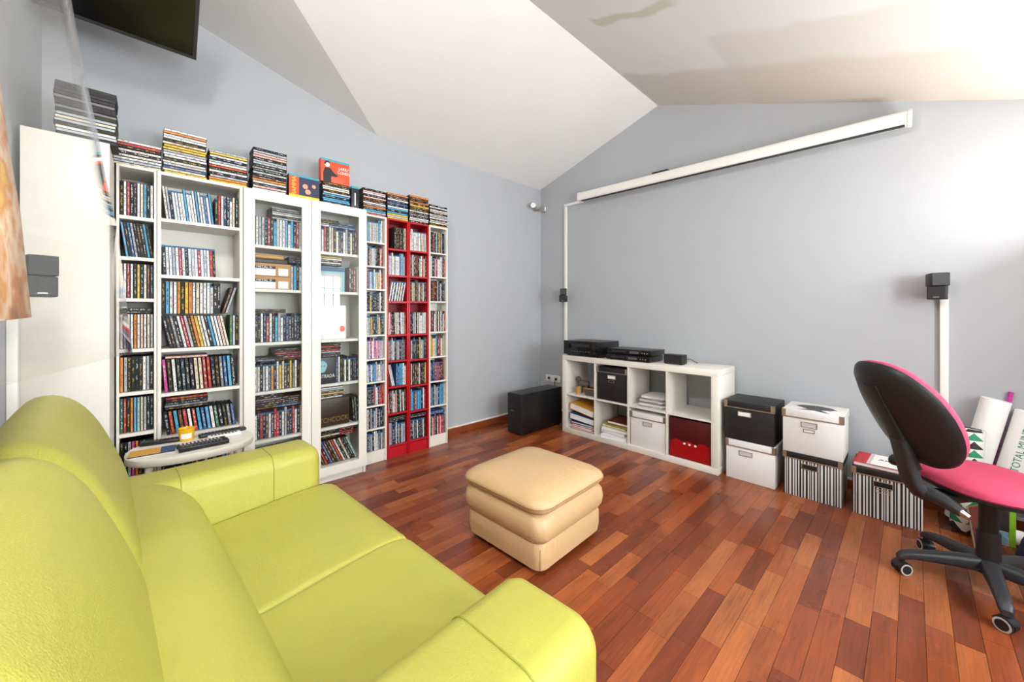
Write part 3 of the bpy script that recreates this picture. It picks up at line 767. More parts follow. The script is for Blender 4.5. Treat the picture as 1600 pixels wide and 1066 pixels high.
# ------------------------------------------------------------------ sofa
def chaikin(p, n=2):
    for _ in range(n):
        q = []
        for i in range(len(p)):
            a, b2 = p[i], p[(i + 1) % len(p)]
            q += [(a[0] * .75 + b2[0] * .25, a[1] * .75 + b2[1] * .25), (a[0] * .25 + b2[0] * .75, a[1] * .25 + b2[1] * .75)]
        p = q
    return p
def loaf(name, prof, u0, u1, er, m, parent, crown=0.0, shrink=0.5, keep=None, n=2, waves=0.0):
    """closed (v,z) profile swept along u with rounded ends; local x=u, y=-v"""
    prof = chaikin(prof, n)
    cv = sum(p[0] for p in prof) / len(prof); cz = sum(p[1] for p in prof) / len(prof)
    if keep: cv, cz = keep
    st = []
    for k in range(7):
        a = math.pi / 2 * k / 6; st.append((u0 + er * (1 - math.sin(a) if False else 1 - math.sin(a)) if False else u0 + er * (1 - math.cos(a)), math.sin(a)))
    m_ = 14
    for k in range(1, m_): st.append((u0 + er + (u1 - u0 - 2 * er) * k / m_, 1.0))
    for k in range(6, -1, -1):
        a = math.pi / 2 * k / 6; st.append((u1 - er * (1 - math.cos(a)), math.sin(a)))
    rg = []
    mx = max(abs(p[1] - cz) for p in prof)
    for (u, s) in st:
        w = (u - u0) / (u1 - u0); bulge = 1 + crown * (1 - (2 * w - 1) ** 2)
        ring = []
        for (vv, zz) in prof:
            dv, dz = vv - cv, zz - cz
            L = math.hypot(dv, dz) or 1e-6
            off = er * (1 - s)
            k = max(shrink, (L - off) / L) * bulge
            ring.append((u, -(cv + dv * k), cz + dz * k))
        rg.append(ring)
    return MB().rings(rg).build(name, m, parent, smooth=False if m is None else True)
sofa = thing('sofa', 'lime green leather two-seat sofa with padded headrests', 'sofa', (1.068, -2.968, 0), R(3.8))
LL = 'lime_leather'
def arm(u0, u1):
    b = MB(); rr = 0.055; ring = []
    hx, cx = (u1 - u0) / 2, (u0 + u1) / 2
    prof = rrect(hx, 0.26, rr, 6, cx, 0.34)
    prof = [(p[0], max(p[1], 0.05)) for p in prof]
    st = [(0.0, 0.045), (0.008, 0.022), (0.022, 0.008), (0.045, 0.0)]
    def rg(v, ins):
        out = []
        for (x, z) in prof:
            k = (1 - ins / hx); kz = 1 - ins / 0.26
            out.append((cx + (x - cx) * k, -v, 0.34 + (z - 0.34) * (kz if z > 0.34 else 1)))
        return out
    n = 10
    rs = [rg(v, i) for v, i in st] + [rg(0.045 + 0.83 * k / n, 0) for k in range(1, n + 1)] + [rg(0.90, 0.01), rg(0.915, 0.035)]
    o = b.rings(rs).build('armrest', LL, sofa, True)
    for v in (0.20, 0.50):
        pts = [(x, -v, z) for x, z in rrect(hx + 0.0005, 0.2605, rr, 5, cx, 0.34) if z > 0.12]
        i0 = min(range(len(pts)), key=lambda i: (pts[i][2], -pts[i][0] if True else 0))
        pts = sorted([p for p in pts if True], key=lambda p: math.atan2(p[2] - 0.2, p[0] - cx))
        MB().tube(pts, 0.0022, 6).build('seam', 'lime_seam', o)
    return o
arm(0.0, 0.235); arm(1.445, 1.700)
box('base', 0.236, 1.444, -0.90, -0.03, 0.05, 0.22, LL, sofa, 0.02)
box('rear_frame', 0.02, 1.68, -0.945, -0.80, 0.06, 0.62, LL, sofa, 0.03)
um = 0.880
seat_p = [(-0.04, 0.20), (-0.070, 0.26), (-0.072, 0.37), (-0.035, 0.432), (0.15, 0.430), (0.42, 0.405), (0.62, 0.39), (0.66, 0.30), (0.62, 0.20)]
loaf('seat_cushion', seat_p, 0.238, um, 0.022, 'lime_leather_creased', sofa, shrink=0.90)
loaf('seat_cushion', seat_p, um, 1.442, 0.022, 'lime_leather_creased', sofa, shrink=0.90)
lum_p = [(0.425, 0.36), (0.425, 0.44), (0.465, 0.53), (0.535, 0.600), (0.625, 0.625), (0.74, 0.60), (0.76, 0.42), (0.60, 0.34)]
loaf('lumbar_cushion', lum_p, 0.205, 1.49, 0.035, LL, sofa, crown=0.04, shrink=0.8)
up_p = [(0.625, 0.50), (0.63, 0.62), (0.672, 0.76), (0.73, 0.90), (0.80, 0.962), (0.875, 0.945), (0.925, 0.80), (0.93, 0.55), (0.80, 0.45)]
loaf('headrest_cushion', up_p, 0.085, um, 0.07, LL, sofa, crown=0.02, shrink=0.72)
loaf('headrest_cushion', up_p, um, 1.615, 0.07, LL, sofa, crown=0.02, shrink=0.72)
for u in (0.06, 1.64):
    for v in (0.06, 0.86): MB().cyl((u, -v, 0), (u, -v, 0.055), 0.02, 0.026).build('foot', 'black_plastic', sofa, True)

# ------------------------------------------------------------------ ottoman
ot = thing('ottoman', 'tan leather ottoman with three puffy layers in the middle of the floor', 'ottoman', (1.758, -1.995, 0), R(2.5))
def layer(name, rows, m='tan_leather', cap_rows=(), par=None):
    rg = [[(x, y, z) for x, y in rrect(h, h, r, 7)] for (h, r, z) in rows]
    for (h, r, z) in cap_rows: rg.append([(x, y, z) for x, y in rrect(h, h, r, 7)])
    return MB().rings(rg).build(name, m, par or ot, True)
layer('base', [(0.250, 0.05, 0.022), (0.262, 0.05, 0.030), (0.268, 0.05, 0.08), (0.268, 0.05, 0.135), (0.262, 0.05, 0.152), (0.23, 0.05, 0.156)])
layer('middle_cushion', [(0.24, 0.06, 0.150), (0.268, 0.06, 0.158), (0.284, 0.065, 0.185), (0.290, 0.07, 0.220), (0.285, 0.07, 0.258), (0.265, 0.065, 0.285), (0.235, 0.06, 0.290)])
tc = layer('top_cushion', [(0.23, 0.06, 0.286), (0.272, 0.07, 0.292), (0.290, 0.08, 0.312), (0.2945, 0.085, 0.328), (0.289, 0.085, 0.343), (0.265, 0.085, 0.362), (0.225, 0.085, 0.378), (0.16, 0.08, 0.388), (0.08, 0.05, 0.393), (0.02, 0.012, 0.394)])
pp = [(x, y, 0.326) for x, y in rrect(0.2945, 0.2945, 0.085, 8)]
MB().tube(pp + [pp[0]], 0.0032, 6).build('piping', 'tan_seam', tc, True)
for sx, sy in ((1, -1), (-1, -1), (1, 1), (-1, 1)):
    c = 0.268 - 0.05 + 0.05 * 0.7071
    MB().tube([(sx * c, sy * c, z) for z in (0.035, 0.08, 0.13)], 0.0016, 6).build('seam', 'tan_seam', ot)
    MB().cyl((sx * 0.2, sy * 0.2, 0), (sx * 0.2, sy * 0.2, 0.024), 0.025).build('foot', 'black_plastic', ot, True)

# ------------------------------------------------------------------ side table and what lies on it
TZ = 0.525
tb = thing('side_table', 'pale oval side table between the sofa arm and bookcases', 'side table', (0.545, -3.370, 0))
el = [(0.205 * math.cos(a), 0.262 * math.sin(a)) for a in [2 * math.pi * i / 40 for i in range(40)]]
el = [(math.copysign(abs(x / 0.205) ** 0.85 * 0.205, x), math.copysign(abs(y / 0.262) ** 0.85 * 0.262, y)) for x, y in el]
MB().rings([[(x * .985, y * .985, TZ - 0.036) for x, y in el], [(x, y, TZ - 0.031) for x, y in el], [(x, y, TZ - 0.004) for x, y in el], [(x * .985, y * .985, TZ) for x, y in el]]).build('table_top', 'pale_plywood', tb, True)
for (a, c, d, e) in ((0.13, -0.17, 0.16, -0.21), (0.13, 0.17, 0.16, 0.21), (-0.13, -0.17, -0.16, -0.21), (-0.13, 0.17, -0.16, 0.21)):
    MB().cyl((d, e, 0), (a, c, TZ - 0.036), 0.013, 0.015, 12).build('leg', 'pale_plywood', tb, True)
for s in (-1, 1): MB().cyl((0.147, s * 0.19, 0.26), (-0.147, s * 0.19, 0.26), 0.009, n=10).build('stretcher', 'pale_plywood', tb, True)
def remote(label, x, y, rz, L, Wd, m, keys, h=0.018):
    t = thing('remote_control', label, 'remote control', (x, y, TZ + 0.0006), rz)
    MB().rbox(-Wd / 2, Wd / 2, -L / 2, L / 2, 0, h, 0.006, 3).build('casing', m, t, True)
    k = MB(); nr = int(L / 0.016)
    for i in range(nr - 1):
        for j in (-1, 0, 1):
            yy = -L / 2 + 0.018 + i * 0.0155
            k.box(j * Wd * 0.28 - Wd * 0.09, j * Wd * 0.28 + Wd * 0.09, yy - 0.004, yy + 0.004, h - 0.001, h + 0.0015)
    k.build('keypad', keys, t)
    return t
remote('fat black remote control at the front of the oval table', 0.665, -3.335, R(3), 0.205, 0.05, 'black_satin', 'grey_plastic', 0.024)
remote('slim silver edged remote control lying behind the fat black remote', 0.598, -3.34, R(2), 0.205, 0.046, 'dark_grey_plastic', 'grey_paper')
remote('black remote control lying at the far left by the yellow cup', 0.43, -3.50, R(-10), 0.16, 0.05, 'black_satin', 'dark_grey_plastic')
remote('long black remote control at the far right of the oval table', 0.455, -3.235, R(4), 0.22, 0.044, 'black_satin', 'dark_grey_plastic')
remote('white remote control between the dark ones on the oval table', 0.528, -3.235, R(1), 0.15, 0.045, 'white_plastic', 'grey_plastic')
cup = thing('cup', 'yellow paper cup with a white label on the oval table', 'cup', (0.455, -3.395, TZ + 0.0006))
MB().rings([[(r * math.cos(a), r * math.sin(a), z) for a in [2 * math.pi * i / 28 for i in range(28)]] for r, z in ((0.030, 0), (0.037, 0.062), (0.0375, 0.066), (0.034, 0.066), (0.032, 0.06), (0.027, 0.008))]).build('body', 'yellow_cup', cup, True)
lab = [[(r * math.cos(a), r * math.sin(a), z) for a in [R(-45 + i * 8) for i in range(11)]] for r, z in ((0.0335, 0.014), (0.0360, 0.042))]
v = lab[0] + lab[1]; obj('label', v, [(i, i + 1, 12 + i, 11 + i) for i in range(10)], 'white_paper', cup)
mg = thing('magazine', 'thin magazine with yellow and blue cover at the table edge', 'magazine', (0.585, -3.53, TZ + 0.0006), R(-4))
box('pages', -0.055, 0.055, -0.085, 0.085, 0, 0.006, 'white_paper', mg); box('cover', -0.055, 0.0555, -0.085, 0.030, 0.006, 0.0072, 'binder_orange', mg)
box('blue_cover', -0.055, 0.0555, 0.030, 0.0855, 0.006, 0.0072, 'binder_blue', mg); box('spine', 0.0552, 0.0562, -0.085, 0.085, 0.003, 0.0074, 'black_card', mg)

# ------------------------------------------------------------------ open cube shelf by the back wall
EX, EY = 0.7085, -0.06
sh = thing('cube_shelf', 'low white open shelf of eight cubes against the back wall', 'shelf unit', (EX, EY, 0))
EW, EH, ED, ot_, it_ = 1.49, 0.79, 0.39, 0.05, 0.016
box('side_panel', 0, ot_, -ED, 0, ot_, EH - ot_, 'melamine', sh, 0.001); box('side_panel', EW - ot_, EW, -ED, 0, ot_, EH - ot_, 'melamine', sh, 0.001)
box('top_panel', 0, EW, -ED, 0, EH - ot_, EH, 'melamine', sh, 0.001); box('bottom_panel', 0, EW, -ED, 0, 0, ot_, 'melamine', sh, 0.001)
CWid = (EW - 2 * ot_ - 3 * it_) / 4; CH = (EH - 2 * ot_ - it_) / 2
for i in range(1, 4):
    x0 = ot_ + i * CWid + (i - 1) * it_; box('divider', x0, x0 + it_, -ED + 0.003, 0, ot_, EH - ot_, 'melamine', sh)
for i in range(4):
    x0 = ot_ + i * (CWid + it_); box('shelf', x0, x0 + CWid, -ED + 0.003, 0, ot_ + CH, ot_ + CH + it_, 'melamine', sh)
def cell(i, rw): return EX + ot_ + i * (CWid + it_), (ot_ if rw == 1 else ot_ + CH + it_)
def frame(x0, x1, z0, z1, y, w=0.004, d=0.003):
    b = MB()
    b.box(x0, x1, y - d, y, z0, z0 + w); b.box(x0, x1, y - d, y, z1 - w, z1); b.box(x0, x0 + w, y - d, y, z0 + w, z1 - w); b.box(x1 - w, x1, y - d, y, z0 + w, z1 - w)
    return b
def storage_box(label, x0, x1, yf, yb, z, H, m, lidm, holder=((0.5, 0.22),), lid_h=0.05, group='lidded storage boxes', extra=True):
    t = thing('storage_box', label, 'storage box', ((x0 + x1) / 2, yf, z + 0.0006), group=group)
    w = (x1 - x0) / 2; d = yb - yf; e = 0.004
    bo = box('body', -w + e, w - e, e, d - e, 0, H - 0.006, m, t, 0.002)
    lb = MB(); lb.rbox(-w, w, 0, d, H - lid_h, H, 0.003, 2)
    lo = lb.build('lid', lidm, t, True)
    tr = MB(); tr.box(-w - 0.0006, w + 0.0006, -0.0006, 0.0006, H - lid_h - 0.001, H - lid_h + 0.006); tr.build('rim_strip', 'steel', lo)
    for sx in (-1, 1):
        c = MB(); a, b2 = sorted((sx * w + sx * 0.0012, sx * w - sx * 0.022))
        c.box(a, b2, -0.0016, 0.0005, H - lid_h, H + 0.0006)
        a, b2 = sorted((sx * w + sx * 0.0016, sx * w - sx * 0.0004)); c.box(a, b2, -0.0016, 0.022, H - lid_h, H + 0.0006)
        c.build('corner_cap', 'steel', lo)
    for (fx, hz) in holder:
        hx, zz = -w + 2 * w * fx, H - lid_h - 0.02 - hz * 0.0
        o = frame(hx - 0.043, hx + 0.043, zz - 0.036, zz, e - 0.0003).build('label_holder', 'steel', t)
        box('card', hx - 0.039, hx + 0.039, e - 0.0012, e - 0.0002, zz - 0.032, zz - 0.004, 'white_paper' if m == 'black_card' else 'grey_paper' if m == 'white_card' else 'black_card', o)
        if extra:
            o = frame(hx - 0.03, hx + 0.03, zz - 0.068, zz - 0.046, e - 0.0003, 0.003).build('pull_ring', 'steel', t)
    return t
mat('white_card', 'e6e5e2', 0.5, var=0.01)
c0, z0 = cell(1, 0); yF = EY - ED
storage_box('black lidded box inside the upper row of the cube shelf', c0 + 0.008, c0 + CWid - 0.006, yF + 0.012, yF + 0.36, z0, 0.31, 'black_card', 'black_card')
c0, z0 = cell(2, 1)
storage_box('white lidded box inside the lower row of the cube shelf', c0 + 0.008, c0 + CWid - 0.006, yF + 0.012, yF + 0.36, z0, 0.30, 'white_card', 'white_card', extra=False)
# red acrylic drawer box
c0, z0 = cell(3, 1)
t = thing('storage_box', 'dark red glossy drawer box in the lower right cube', 'storage box', (c0 + CWid / 2, yF, z0 + 0.0006))
hw = CWid / 2 - 0.006
box('shell', -hw, hw, 0.03, 0.36, 0, 0.318, 'dark_red', t)
box('front_panel', -hw, hw, 0.016, 0.030, 0, 0.318, 'dark_red', t, 0.002)
bl = [(-hw + 0.01, 0.0), (hw - 0.01, 0.0), (hw - 0.01, 0.13), (0.09, 0.15), (0.05, 0.12), (0.0, 0.15), (-0.05, 0.13), (-0.10, 0.15), (-hw + 0.01, 0.12)]
MB().rings([[(a, 0.0156, zz + 0.005) for a, zz in bl], [(a, 0.0140, zz + 0.005) for a, zz in bl]]).build('lower_face', 'red_acrylic', t)
for a in (-0.045, -0.005, 0.04): box('white_tab', a, a + 0.016, 0.0125, 0.0141, 0.118, 0.132, 'white_paper', t)
# ornament, basket and cork in the first cube
c0, z0 = cell(0, 0)
t = thing('ornament', 'small dark mosaic animal ornament in the upper left cube', 'ornament', (c0 + 0.12, yF + 0.14, z0 + 0.0006))
mat('mosaic', '5c5348', 0.5, var=0.75, vscale=120)
def ell(c, r, n=14, m=9, M=None):
    rg = []
    for i in range(1, m):
        p = math.pi * i / m
        rg.append([(c[0] + r[0] * math.sin(p) * math.cos(2 * math.pi * j / n), c[1] + r[1] * math.sin(p) * math.sin(2 * math.pi * j / n), c[2] - r[2] * math.cos(p)) for j in range(n)])
    return rg
b = MB().rings(ell((0, 0, 0.09), (0.075, 0.035, 0.038))); b.build('body', 'mosaic', t, True)
for a in (-0.045, 0.045):
    for c in (-0.018, 0.018): MB().cyl((a, c, 0), (a, c, 0.08), 0.013, 0.016, 10).build('leg', 'mosaic', t, True)
MB().rings(ell((-0.065, -0.005, 0.135), (0.032, 0.026, 0.03))).build('head', 'mosaic', t, True)
t = tag(MB().cyl((0, 0, 0), (0, 0, 0.075), 0.027, 0.029, 18).build('cork_cup', 'cork', None, True, (c0 + 0.115, yF + 0.055, z0 + 0.0008)), 'small cork cup in front of the dark ornament', 'cup')
t = thing('basket', 'small patterned woven basket beside the dark ornament', 'basket', (c0 + 0.25, yF + 0.12, z0 + 0.0006))
k = MB()
for i in range(5):
    k.rings([[(x, y, zz) for x, y in rrect(0.062 + 0.002 * i, 0.07 + 0.002 * i, 0.02, 4)] for zz in (0.013 * i, 0.013 * i + 0.011)])
k.build('weave', 'mosaic', t); box('rim', -0.07, 0.07, -0.078, -0.072, 0.066, 0.074, 'cork', t)
# folded bags/papers in third cube
c0, z0 = cell(2, 0)
mat('printed_bag', 'd9d6d2', 0.6, var=0.35, vscale=60)
for i, (lb, m, hw, d, h) in enumerate((('folded white bag with dark print, lowest in the third upper cube', 'printed_bag', 0.125, 0.14, 0.035), ('folded grey bag in the middle of the third upper cube pile', 'grey_paper', 0.12, 0.135, 0.03), ('speckled folded bag on top of the third upper cube pile', 'printed_bag', 0.115, 0.13, 0.032))):
    zz = z0 + 0.0006 + (0, 0.0356, 0.0662)[i]
    t = thing('folded_bag', lb, 'bag', (c0 + CWid / 2 + (0.01, 0.015, 0.02)[i], yF + 0.17, zz), R((2, -3, 4)[i]))
    MB().rings([[(x, y, q + 0.0015 * math.sin(9 * x + i) * (1 if q > 0.01 else 0)) for x, y in rrect(hw - ins, d - ins, 0.05, 6)] for ins, q in ((0.012, 0), (0, h * .35), (0.003, h * .7), (0.03, h * 0.92))]).build('fold', m, t, True)
    MB().tube([(x, -d + 0.001, h * 0.4 + 0.003 * math.sin(30 * x)) for x in [-hw * 0.7 + hw * 1.4 * q / 10 for q in range(11)]], 0.002, 5).build('edge', 'dark_grey_plastic', t)
# binders and folders
def binder(label, x, y, z, w, d, h, m, rz=0, ry=0, kind='binder'):
    t = thing(kind, label, kind, (x, y, z), R(rz)); t.rotation_euler = (0, R(ry), R(rz))
    b = MB(); b.box(-w / 2, w / 2, -d / 2, d / 2, 0, 0.003); b.box(-w / 2, w / 2, -d / 2, d / 2, h - 0.003, h); b.box(-w / 2, -w / 2 + 0.003, -d / 2, d / 2, 0.003, h - 0.003)
    b.build('cover', m, t); box('papers', -w / 2 + 0.004, w / 2 - 0.008, -d / 2 + 0.006, d / 2 - 0.006, 0.0034, h - 0.0034, 'white_paper', t)
    return t
c0, z0 = cell(0, 1); xm = c0 + CWid / 2
binder('red folder at the bottom of the left pile of binders', xm + 0.01, yF + 0.16, z0 + 0.001, 0.27, 0.28, 0.018, 'binder_red', 3, 0, 'folder')
binder('thin white folder on the red folder in the left pile', xm + 0.0, yF + 0.16, z0 + 0.020, 0.27, 0.28, 0.012, 'white_paper', -2, 0, 'folder')
binder('dark red folder in the lower left cube pile', xm + 0.015, yF + 0.165, z0 + 0.033, 0.27, 0.28, 0.018, 'binder_red', 2, 0, 'folder')
binder('blue folder under the blue binder in the lower left cube', xm + 0.01, yF + 0.17, z0 + 0.052, 0.28, 0.29, 0.02, 'binder_blue', -3, 0, 'folder')
binder('thick blue ring binder in the lower left cube', xm, yF + 0.16, z0 + 0.085, 0.29, 0.28, 0.06, 'binder_blue', 2, 5)
binder('thick orange ring binder on top in the lower left cube', xm + 0.005, yF + 0.16, z0 + 0.175, 0.29, 0.28, 0.062, 'binder_orange', -1, 9)
c0, z0 = cell(1, 1); xm = c0 + CWid / 2
binder('stack of loose white papers at the bottom of the second lower cube', xm + 0.0, yF + 0.14, z0 + 0.001, 0.25, 0.27, 0.035, 'white_paper', 12, 0, 'papers')
binder('grey folder in the second lower cube pile', xm + 0.01, yF + 0.17, z0 + 0.038, 0.26, 0.28, 0.03, 'grey_paper', -4, 0, 'folder')
binder('white spiral folder in the second lower cube pile', xm + 0.015, yF + 0.165, z0 + 0.070, 0.26, 0.28, 0.025, 'white_paper', 3, 0, 'folder')
binder('olive yellow folder in the second lower cube pile', xm + 0.02, yF + 0.17, z0 + 0.098, 0.255, 0.28, 0.018, 'binder_yellow', -5, 0, 'folder')
binder('dark red folder on top of the second lower cube pile', xm + 0.03, yF + 0.2, z0 + 0.122, 0.235, 0.26, 0.026, 'binder_brown', 4, 2, 'folder')

# ------------------------------------------------------------------ hi-fi on the cube shelf
t = thing('receiver', 'large black audio receiver at the left end of the cube shelf', 'receiver', (0.935, EY - 0.20, EH + 0.0006))
box('chassis', -0.215, 0.215, -0.165, 0.17, 0.012, 0.150, 'black_satin', t, 0.004); fp = box('front_panel', -0.217, 0.217, -0.180, -0.166, 0.012, 0.152, 'black_gloss', t, 0.002)
box('display', -0.12, 0.10, -0.1815, -0.1802, 0.095, 0.125, 'dark_grey_plastic', fp)
for a in (-0.165, 0.165): MB().cyl((a, -0.196, 0.098), (a, -0.1802, 0.098), 0.026, n=22).build('volume_knob', 'black_satin', fp, True)
for i in range(7): box('button', -0.12 + i * 0.034, -0.10 + i * 0.034, -0.1825, -0.1802, 0.045, 0.052, 'grey_plastic', fp)
for a in (-0.18, 0.18):
    for c in (-0.14, 0.13): MB().cyl((a, c, 0), (a, c, 0.0122), 0.016).build('foot', 'black_plastic', t, True)
def player(label, x, y, z, h, dx=0):
    t = thing('disc_player', label, 'disc player', (x, y, z))
    box('chassis', -0.215, 0.215, -0.12, 0.13, 0.005, h, 'black_satin', t, 0.003)
    fp = box('front_panel', -0.215, 0.215, -0.130, -0.1202, 0.005, h, 'black_gloss', t, 0.001)
    box('tray', -0.17, -0.02, -0.1312, -0.1302, h * 0.45, h * 0.75, 'dark_grey_plastic', fp); box('display', 0.01, 0.10, -0.1312, -0.1302, h * 0.35, h * 0.75, 'grey_plastic', fp)
    for i in range(3): MB().cyl((0.13 + 0.024 * i, -0.1318, h * .5), (0.13 + 0.024 * i, -0.1302, h * .5), 0.006, n=10).build('button', 'steel', fp)
    for a in (-0.18, 0.18):
        for c in (-0.1, 0.1): MB().cyl((a, c, 0), (a, c, 0.0052), 0.012).build('foot', 'black_plastic', t)
player('black disc player, the lower of the two stacked beside the receiver', 1.432, EY - 0.24, EH + 0.0006, 0.050)
player('black disc player, the upper of the two stacked beside the receiver', 1.440, EY - 0.225, EH + 0.0516, 0.052)
t = thing('speaker', 'small black centre speaker lying on the cube shelf', 'speaker', (1.815, EY - 0.25, EH + 0.0006), R(-4))
MB().rbox(-0.08, 0.08, -0.045, 0.05, 0.004, 0.082, 0.006, 2).build('cabinet', 'black_plastic', t, True); box('grille', -0.074, 0.074, -0.0475, -0.0452, 0.009, 0.077, 'black_card', t)
for a in (-0.06, 0.06): box('foot', a - 0.01, a + 0.01, -0.03, 0.03, 0, 0.0042, 'black_plastic', t)
MB().tube([(0.06, 0.05, 0.04), (0.09, 0.07, 0.045), (0.12, 0.08, 0.03), (0.13, 0.13, 0.01), (0.10, 0.20, 0.003)], 0.0025, 6).build('cable', 'black_plastic', t, True)
# bass box
t = thing('subwoofer', 'tall narrow black bass box on the floor by the corner', 'subwoofer', (0.445, -0.57, 0))
MB().rbox(-0.10, 0.10, -0.315, 0.315, 0.01, 0.412, 0.008, 3).build('cabinet', 'black_satin', t, True)
box('front_baffle', -0.096, 0.096, -0.3185, -0.3152, 0.02, 0.405, 'black_card', t); box('port', -0.07, 0.03, -0.320, -0.3186, 0.29, 0.31, 'black_gloss', t)
box('badge', -0.05, -0.005, -0.3202, -0.3187, 0.235, 0.240, 'steel', t)
for a in (-0.08, 0.08):
    for c in (-0.28, 0.28): MB().cyl((a, c, 0), (a, c, 0.0102), 0.015).build('foot', 'black_plastic', t)

# ------------------------------------------------------------------ wall fittings
t = thing('projector_screen', 'long white rolled projector screen casing mounted on the back wall', 'projector screen', (0.655, -0.085, 2.463), 0)
t.rotation_euler = (0, math.atan2(0.062, 2.54), 0)
Ls = 2.545
prf = [(0.04 * math.cos(a) * 1.05, 0.046 + 0.044 * math.sin(a)) for a in [2 * math.pi * i / 24 for i in range(24)]]
prf = [(max(-0.042, min(0.042, y * 1.25)), max(0.0, min(0.09, 0.046 + (z - 0.046) * 1.2))) for y, z in prf]
MB().rings([[(x, y, z) for y, z in prf] for x in (0.02, Ls - 0.02)]).build('casing', 'white_plastic', t, True)
for a, c in ((0, 0.0195), (Ls - 0.0195, Ls)): MB().rings([[(x, y * 1.06, 0.045 + (z - 0.045) * 1.08) for y, z in prf] for x in (a, c)]).build('end_cap', 'white_plastic', t, True)
box('slot_bar', 0.05, Ls - 0.03, -0.034, -0.012, -0.010, -0.0002, 'black_plastic', t)
for a in (0.35, Ls - 0.35): box('wall_bracket', a - 0.03, a + 0.03, 0.042, 0.084, 0.02, 0.07, 'white_plastic', t)
box('hanger', 0.84, 0.99, 0.0, 0.07, 0.0905, 0.115, 'black_plastic', t)
t = thing('cable_conduit', 'thin white cable conduit rising from the receiver to the screen', 'cable conduit', (0.404, 0, 0))
box('duct', -0.016, 0.016, -0.022, -0.001, 0.55, 2.47, 'white_plastic', t, 0.002)
box('horizontal_duct', -0.016, 0.25, -0.022, -0.001, 2.4705, 2.50, 'white_plastic', t, 0.002)
t = thing('cable_conduit', 'white cable conduit under the speaker behind the office chair', 'cable conduit', (3.335, 0, 0))
box('duct', -0.018, 0.018, -0.025, -0.001, 0.08, 1.345, 'white_plastic', t, 0.002); box('joint_cover', -0.02, 0.02, -0.027, -0.001, 0.62, 0.66, 'white_plastic', t, 0.001)
t = thing('cable_conduit', 'white cable conduit beside the cupboard on the wall behind the sofa', 'cable conduit', (0.665, YB, 0))
box('duct', -0.022, 0.022, 0.001, 0.03, 0.08, 1.32, 'white_plastic', t, 0.002)
def sat(label, loc, rz, turn_lo, turn_hi, conduit=False, s=0.078, d=0.10):
    t = thing('speaker', label, 'speaker', loc, rz, group='twin-cube satellite speakers')
    for nm, z0, tr in (('lower_cube', 0.0, turn_lo), ('upper_cube', s + 0.002, turn_hi)):
        Mx = Matrix.Rotation(R(tr), 4, 'Z')
        o = MB().rbox(-s / 2, s / 2, -d / 2, d / 2, z0, z0 + s, 0.005, 2, 0, Mx).build(nm, 'black_plastic', t, True)
        MB().box(-s / 2 + 0.004, s / 2 - 0.004, -d / 2 - 0.0015, -d / 2 + 0.0003, z0 + 0.004, z0 + s - 0.004, 0, Mx).build('grille', 'black_card', o)
        if nm == 'lower_cube': MB().box(-0.012, 0.012, -d / 2 - 0.0022, -d / 2 - 0.0014, z0 + 0.012, z0 + 0.015, 0, Mx).build('badge', 'steel', o)
    return t
def bracket(t, p0, p1, r=0.010):
    MB().tube([p0, ((p0[0] + p1[0]) / 2, (p0[1] + p1[1]) / 2, p0[2]), p1], r, 8).build('wall_bracket', 'black_plastic', t, True)
t = sat('black twin-cube speaker on the back wall above the white conduit, right side', (3.305, -0.10, 1.305), 0, -8, 14)
bracket(t, (0.03, 0.03, 0.08), (0.03, 0.098, 0.08), 0.014)
t = sat('black twin-cube speaker on the slim conduit by the room corner', (0.440, -0.10, 1.352), 0, 25, 40, s=0.076)
bracket(t, (0.0, 0.03, 0.08), (-0.03, 0.076, 0.08), 0.012)
t = sat('dark twin-cube speaker behind the clear film beside the white cupboard', (0.885, -3.845, 1.285), R(105), 0, 3)
bracket(t, (-0.02, 0.02, 0.08), (-0.12, 0.0, 0.08), 0.014)
t.children[-1].matrix_local = Matrix.Identity(4)
t = thing('spot_lamp', 'small metal twin spotlight high in the room corner', 'spotlight', (0.0, -0.12, 2.505))
MB().cyl((0.001, 0, 0), (0.018, 0, 0), 0.035, n=20).build('wall_plate', 'steel', t, True)
for a, dr in ((-0.03, (0.10, -0.12, 0.01)), (0.03, (0.12, 0.05, -0.01))):
    MB().cyl((0.018, a, 0), (0.05, a + dr[1] * 0.3, 0), 0.006, n=8).build('stem', 'steel', t, True)
    p = Vector((0.05, a + dr[1] * 0.3, 0)); d = Vector(dr).normalized()
    sp = MB().cyl(p, p + d * 0.07, 0.022, 0.034, 18).build('lamp_head', 'steel', t, True); MB().cyl(p + d * 0.0702, p + d * 0.0715, 0.028, n=18).build('lens', 'white_paper', sp)
t = thing('wall_socket', 'double white wall socket low in the corner behind the bass box', 'socket', (0.205, 0, 0.43))
box('plate', -0.115, 0.115, -0.012, -0.001, -0.04, 0.04, 'white_plastic', t, 0.003)
for a in (-0.055, 0.055):
    o = MB().cyl((a, -0.0145, 0), (a, -0.0122, 0), 0.022, n=18).build('socket_ring', 'grey_paper', t, True)
    MB().cyl((a, -0.026, 0), (a, -0.0146, 0), 0.014, n=12).build('plug', 'black_plastic', t, True)
MB().tube([(0.055, -0.026, 0), (0.06, -0.05, -0.03), (0.07, -0.05, -0.12), (0.1, -0.04, -0.2)], 0.004, 6).build('cable', 'black_plastic', t, True)

